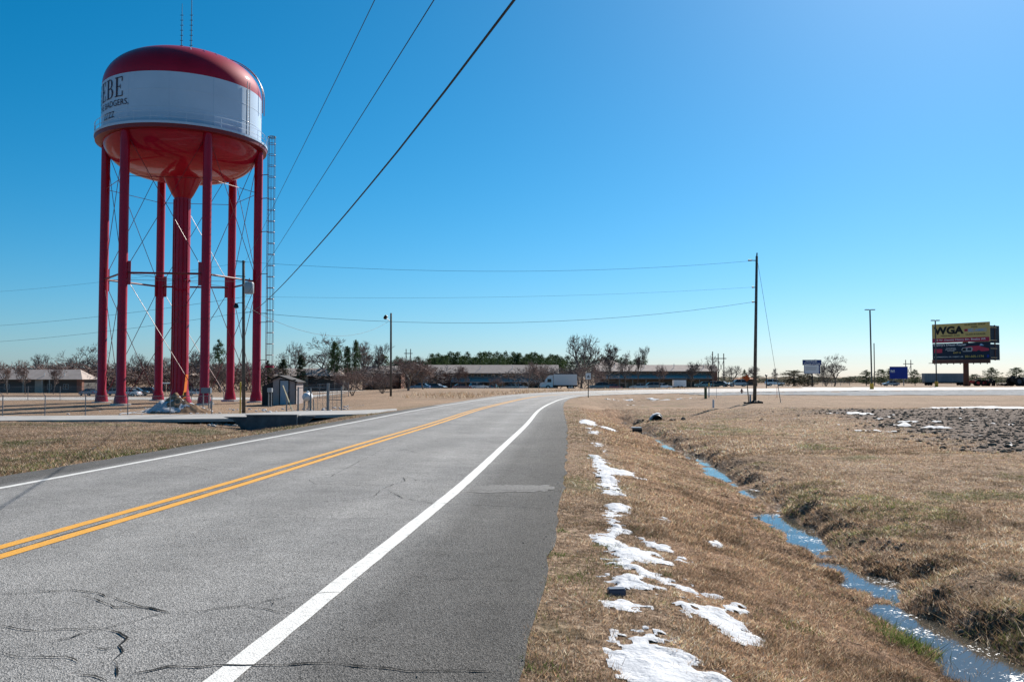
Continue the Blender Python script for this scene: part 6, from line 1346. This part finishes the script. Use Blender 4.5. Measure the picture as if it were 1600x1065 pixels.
# rear faces going back at an angle, with frames
ra = MB(); pr2 = P(1561, 504, 219); inv = Matrix.Translation((pl_.x, pl_.y, gb_)) @ Matrix.Rotation(ang, 4, 'Z'); inv = inv.inverted(); q1 = inv @ Vector((pr2.x, pr2.y, gb_)); q0 = Vector((Wb * .52, 3.4, 0)); q1.z = 0
for z0_, z1_ in ((zmid + .1, ztop - .15), (zbot, zbot + Hl)): 
    d_ = (q1 - q0).normalized(); n_ = Vector((-d_.y, d_.x, 0)) * .15
    MB().add([q0 + Vector((0, 0, z0_)), q1 + Vector((0, 0, z0_)), q1 + Vector((0, 0, z1_)), q0 + Vector((0, 0, z1_)), q0 + n_ + Vector((0, 0, z0_)), q1 + n_ + Vector((0, 0, z0_)), q1 + n_ + Vector((0, 0, z1_)), q0 + n_ + Vector((0, 0, z1_))], [(0, 1, 2, 3), (7, 6, 5, 4), (0, 4, 5, 1), (1, 5, 6, 2), (2, 6, 7, 3), (3, 7, 4, 0)]).build('rear_panel', M_NAVYB, bb)
for t in (.35, .6, .85): p_ = q0.lerp(q1, t); MB().bar(p_ + Vector((0, -.1, zbot - .1)), p_ + Vector((0, -.1, ztop)), .25).build('frame_column', M_RUSTB, bb)
for z_ in (zbot + .6, zbot + Hl * .72, zmid + .8, ztop - .6): MB().bar(Vector((Wb * .6, .5, z_)), q0.lerp(q1, .92) + Vector((0, -.15, z_)), .16).build('frame_beam', M_PLANK, bb)
MB().tube((Wb * .545, 1.2, -1), (Wb * .545, 1.2, ztop - 1), .62, n=20).build('post', M_RUSTB, bb, True); MB().bar((-1.2, .3, zcat + .1), (.3, .3, zcat + .15), .12).build('catwalk_end', M_RUSTB, bb)
for k in range(9): MB().bar((.8 + k * (Wb - 1.2) / 8, -.45, zcat - .25), (.8 + k * (Wb - 1.2) / 8, -.45, zcat), .16).build('catwalk_bracket', M_RUSTB, bb)
# blue road board
b = on_ground(1404, 262); s = 262 / FPX; bl = empty('blue_board', b, 0, 'large plain blue road board with a tiny white logo', 'road sign'); Zb = lambda py: CAMZ + (HZ - py) * s - b.z
pn = MB().box(-14 * s, 14 * s, 0, .15, Zb(591.5), Zb(572.5)).build('panel', M_BLUEB, bl); 
for x in (-8, 8): MB().box(x * s - .12, x * s + .12, .16, .36, -.5, Zb(574)).build('post', M_STEEL, bl)
MB().box(-13 * s, -6 * s, -.008, -.002, Zb(581.6), Zb(581.2)).build('logo_line', M_TXTW, pn)
for k in range(3): MB().box((-12.8 + 2.3 * k) * s, (-11.2 + 2.3 * k) * s, -.012, -.002, Zb(580.8), Zb(577.6 + .5 * (k == 1))).build('logo_mark', M_TXTW, pn)
# church sign
b = on_ground(1268.5, 172); s = 172 / FPX; cs = empty('church_sign', b, R(-8), 'blue headed roadside church sign with white message board on one post', 'sign'); Zc = lambda py: CAMZ + (HZ - py) * s - b.z
M_SNAVY = mat('sign_navy', (.012, .035, .16), .4, .4)
hd = MB().box(-14 * s, 14 * s, -.2, .2, Zc(570.2), Zc(562)).build('header', M_SNAVY, cs, bevel=.02); bd_ = MB().box(-11.5 * s, 10 * s, -.16, .16, Zc(583), Zc(570.4)).build('message_board', M_TXTW, cs); MB().box(-11.5 * s - .05, 10 * s + .25, -.13, .19, Zc(583) - .06, Zc(570.4) - .01).build('board_frame', M_SNAVY, bd_); MB().box(-.9 * s, .9 * s, -.12, .12, -.5, Zc(583) - .065).build('post', M_TXTK, cs)
flat_text('Northside', 17 * s, 3.0 * s, hd, M_TXTW, -9.5 * s, -.215, Zc(565.6)); flat_text('Church of Christ', 24 * s, 3.0 * s, hd, M_TXTW, -12 * s, -.215, Zc(569.6))
for k, (t, w) in enumerate((('SUNDAY 10 AM', 17), ('ALL WELCOME', 16))): MB().box(-10 * s, -10 * s + w * s, -.175, -.165, Zc(574.4 + 3 * k), Zc(573.6 + 3 * k)).build('message_line', mat('message_grey', (.38, .30, .25), .6, .2), bd_)
# parking light poles with yellow bases
M_YBASE = mat('yellow_concrete', (.52, .33, .06), .8, .2, color2=(.45, .28, .05), scale=2); M_DPOLE = mat('dark_bronze', (.035, .035, .033), .5, .4)
for px, Y, pyt, label, two in ((1361.5, 137, 484, 'tall dark light pole on yellow base, left of the blue board', False), (1462.5, 165, 501, 'dark light pole on yellow base in front of the big billboard', True)):
    b = on_ground(px, Y); s = Y / FPX; h = CAMZ + (HZ - pyt) * s - b.z; lp = empty('parking_light_pole', b, 0, label, 'light pole', 'parking light poles')
    MB().lathe([(.30, -.4), (.30, .95), (.22, 1.0), (.01, 1.01)], 16).build('base', M_YBASE, lp); MB().bar((0, 0, 1.0), (-.1 if not two else 0, 0, h), .17).build('pole', M_DPOLE, lp)
    for sx in (-1, 1): hd = MB().box(sx * .45 - .32, sx * .45 + .32, -.2, .2, h - .02, h + .16 if two else h + .1).build('lamp_head', M_DPOLE, lp); hd.location.x = 0 if two else -.1
def hframe(px, pyt, Y, w, label, legs=True):
    b = on_ground(px, Y); s = Y / FPX; h = CAMZ + (HZ - pyt) * s - b.z; o = empty('transmission_tower', b, .2, label, 'pylon', 'far transmission towers')
    for x in (-w / 2, w / 2): MB().tube((x, 0, -.5), (x, 0, h), .28, .2, n=8).build('pole', M_WOOD, o)
    MB().bar((-w * .95, 0, h - 2.2), (w * .95, 0, h - 2.2), .35).build('crossarm', M_WOOD, o)
    for sg in (1, -1): MB().bar((-w / 2 * sg, 0, h - 9), (w / 2 * sg, 0, h - 3), .14).build('x_brace', M_WOOD, o)
hframe(638, 545, 430, 2.2, 'far double-pole power tower above the pine woods'); hframe(1126.5, 552, 380, 2.6, 'far double-pole power tower right of the right block'); hframe(1419, 562, 480, 3.2, 'far double-pole power tower above the blue board')
for px, pyt, Y, label in ((1113.5, 549, 300, 'far wooden pole with a transformer behind the right block'), (1131, 552, 420, 'thin far pole right of the double-pole tower'), (1366, 536, 290, 'thinner grey pole just right of the tall light pole')): post(px, pyt, Y, .16, M_WOOD, 'far_pole', label, 'utility pole')
# small roadside things
b = on_ground(919, 91); s = 91 / FPX; rs = empty('road_sign', b, 0, 'white square road sign with black symbol on dark post', 'road sign'); Zr_ = lambda py: CAMZ + (HZ - py) * s - b.z
MB().box(-.04, .04, -.03, .03, -.4, Zr_(584)).build('post', M_BLACK, rs); pn = MB().box(-4 * s, 4 * s, -.05, -.034, Zr_(592.2), Zr_(582.5)).build('panel', M_TXTW, rs)
MB().box(-.10, .0, -.058, -.052, Zr_(589.8), Zr_(587.6)).build('symbol', M_TXTK, pn); MB().prism([(-.08, Zr_(587.5)), (.14, Zr_(587.5)), (.03, Zr_(585.6))], -.058, -.052).build('symbol', M_TXTK, pn); MB().box(.0, .15, -.058, -.052, Zr_(589.8), Zr_(588.6)).build('symbol', M_TXTK, pn)
b = on_ground(1166.5, 66.5); s = 66.5 / FPX; os_ = empty('warning_sign', b, 0, 'orange diamond warning sign with flags beside the lone utility pole', 'road sign'); Zo = lambda py: CAMZ + (HZ - py) * s - b.z
MB().bar((.15, 0, -.1), (0, 0, Zo(594)), .06).build('post', M_BLACK, os_); pn = MB().prism([(-.30, Zo(590.5)), (0, Zo(584.8)), (.24, Zo(590.5)), (0, Zo(596))], -.05, -.03).build('panel', mat('orange_sheet', (.50, .09, .015), .6, .3), os_); MB().bar((0, 0, Zo(586)), (-.02, 0, Zo(583)), .05).build('flag_staff', M_BLACK, os_); MB().box(-.36, -.16, -.02, -.01, Zo(590), Zo(588)).build('flag', orange, os_)
rng = np.random.default_rng(44); n = 26; x = rng.normal(P2.x - .25, .38, n); y = rng.normal(P2.y - .5, .22, n); lumps(x, y, .08 + .14 * rng.random(n), mat('dark_sandbag', (.03, .03, .032), .85, .2), 'sandbags', 'dark heap of sandbags at the foot of the lone pole', 'sandbags', sink=.5, seed=45)
post(1171.6, 616, 66.8, .07, M_GREY, 'marker_post', 'short grey stub post between warning sign and lone pole', 'post')
hy = empty('fire_hydrant', on_ground(1158.5, 112), 0, 'small dark red fire hydrant at the far road edge', 'hydrant'); M_HYD = mat('hydrant_red', (.14, .015, .012), .5, .4)
MB().lathe([(.14, 0), (.14, .08), (.10, .1), (.10, .48), (.13, .5), (.11, .62), (.03, .72), (.01, .74)], 12).build('barrel', M_HYD, hy); MB().tube((-.2, 0, .4), (.2, 0, .4), .06, n=8).build('nozzle', M_HYD, hy)
post(1102, 605, 82, .13, mat('pedestal_green', (.08, .10, .05), .7, .2), 'cable_pedestal', 'olive cable pedestal at the grass edge near the bend', 'pedestal'); post(1107.3, 599, 88, .05, M_GREY, 'marker_post', 'slim post with yellow cap beside the cable pedestal', 'post', M_YPOST)
post(1114, 624, 62, .07, mat('plastic_white_marker', (.55, .56, .60), .6, .2), 'marker_post', 'small white plastic marker in the tan grass', 'post'); post(1213.3, 604, 82, .02, orange, 'survey_stake', 'thin orange survey stake right of the lone pole', 'stake'); post(1119, 604, 84, .015, M_GREY, 'survey_stake', 'thin pale survey stake right of the yellow-capped post', 'stake')
cl = on_ground(1197, 150); sg = empty('signal_post', cl, 0, 'short dark post with a round lamp beside the white suv', 'signal'); s = 150 / FPX
MB().tube((0, 0, -.2), (0, 0, CAMZ + (HZ - 585) * s - cl.z), .09, n=8).build('post', M_BLACK, sg); MB().lathe([(.02, 0), (.22, .1), (.22, .3), (.02, .4)], 10).build('lamp', M_BLACK, sg).location.z = CAMZ + (HZ - 588) * s - cl.z
# culvert pipe, meter boxes in the verge
M_PIPE = mat('black_plastic_pipe', (.012, .013, .014), .5, .4); c = G(1027, 657); c.z = tz(c.x, c.y)
cu = empty('culvert_pipe', c, R(-8), 'black corrugated culvert pipe mouth with snow on top in the ditch', 'pipe'); m = MB()
for k in range(14): m.lathe([(.40, .16 * k), (.44, .16 * k + .05), (.44, .16 * k + .10), (.40, .16 * k + .16)], 20)
m.lathe([(.36, 0), (.40, 0)], 20); m.lathe([(.36, 2.2), (.36, 0)], 20); o = m.build('pipe', M_PIPE, cu, True); o.rotation_euler = (R(-90), 0, 0); o.location = (0, -.3, .10); cu.scale = (.66, .8, .62)
MB().tube((0, .5, .10), (0, .6, .10), .37, n=20).build('pipe_shade_disc', M_PIPE, cu)  # black disc added inside the pipe so that its mouth stays dark
MB().prism([(-.75, -.1), (-.55, .3), (-.35, .52), (0, .66), (.25, .60), (.42, .40), (.33, .40), (0, .555), (-.30, .42), (-.5, .1), (-.55, -.1)], -.15, 1.4).build('snow_cap', M_SNOW, cu, bevel=.02)
rng = np.random.default_rng(46); n = 30; x = rng.normal(c.x, .8, n); y = rng.normal(c.y + .3, .5, n); lumps(x, y, .06 + .14 * rng.random(n) ** 2, M_SOIL, 'soil_clods', 'dark lumps of earth around the culvert pipe', 'soil', sink=.2, seed=47)
c = G(963.5, 929); mbx = empty('meter_box', c, R(4), 'small slate blue meter box lid standing in the verge snow', 'meter box'); MB().box(-.07, .07, -.04, .05, -.04, .055).build('box', mat('slate_plastic', (.035, .05, .085), .45, .4), mbx, bevel=.008); MB().box(-.064, .064, -.043, -.0405, -.01, .045).build('lid', mat('slate_lid', (.055, .075, .12), .45, .4), mbx)
c = G(995.5, 676); mb2 = empty('drain_box', c, R(-5), 'small black drain box with pale top in the ditch slope', 'drain box'); MB().box(-.22, .22, -.2, .2, -.1, .24).build('box', M_PIPE, mb2, bevel=.015); MB().box(-.25, .2, .0, .3, .245, .29).build('lid', M_GREY, mb2)
# fence line beyond the far lots
fp = [on_ground(px, 236 + 6 * math.sin(px)) for px in range(1215, 1340, 14)]
fence_run('wire_fence', fp, 1.2, 'low wire fence line beyond the concrete lot', arm=False, mesh_step=.8, wire_r=.008, post_r=.06)
# pale lot behind the tower yard
M_LOT = mat('pale_lot', (.34, .32, .30), .9, .1, color2=(.44, .42, .39), scale=.3)
tag(sheet('parking_lot', -140, -28, 114, 150, 2.0, 2.0, M_LOT, .03, lambda X, Y: (Y > 117 + 2 * vnoise(X, Y, 8, 3)) & (X < -30 + .05 * Y)), kind='structure')
tag(sheet('parking_lot', -48, 75, 196, 232, 2.0, 2.0, M_LOT, .03, lambda X, Y: Y > 198), kind='structure')
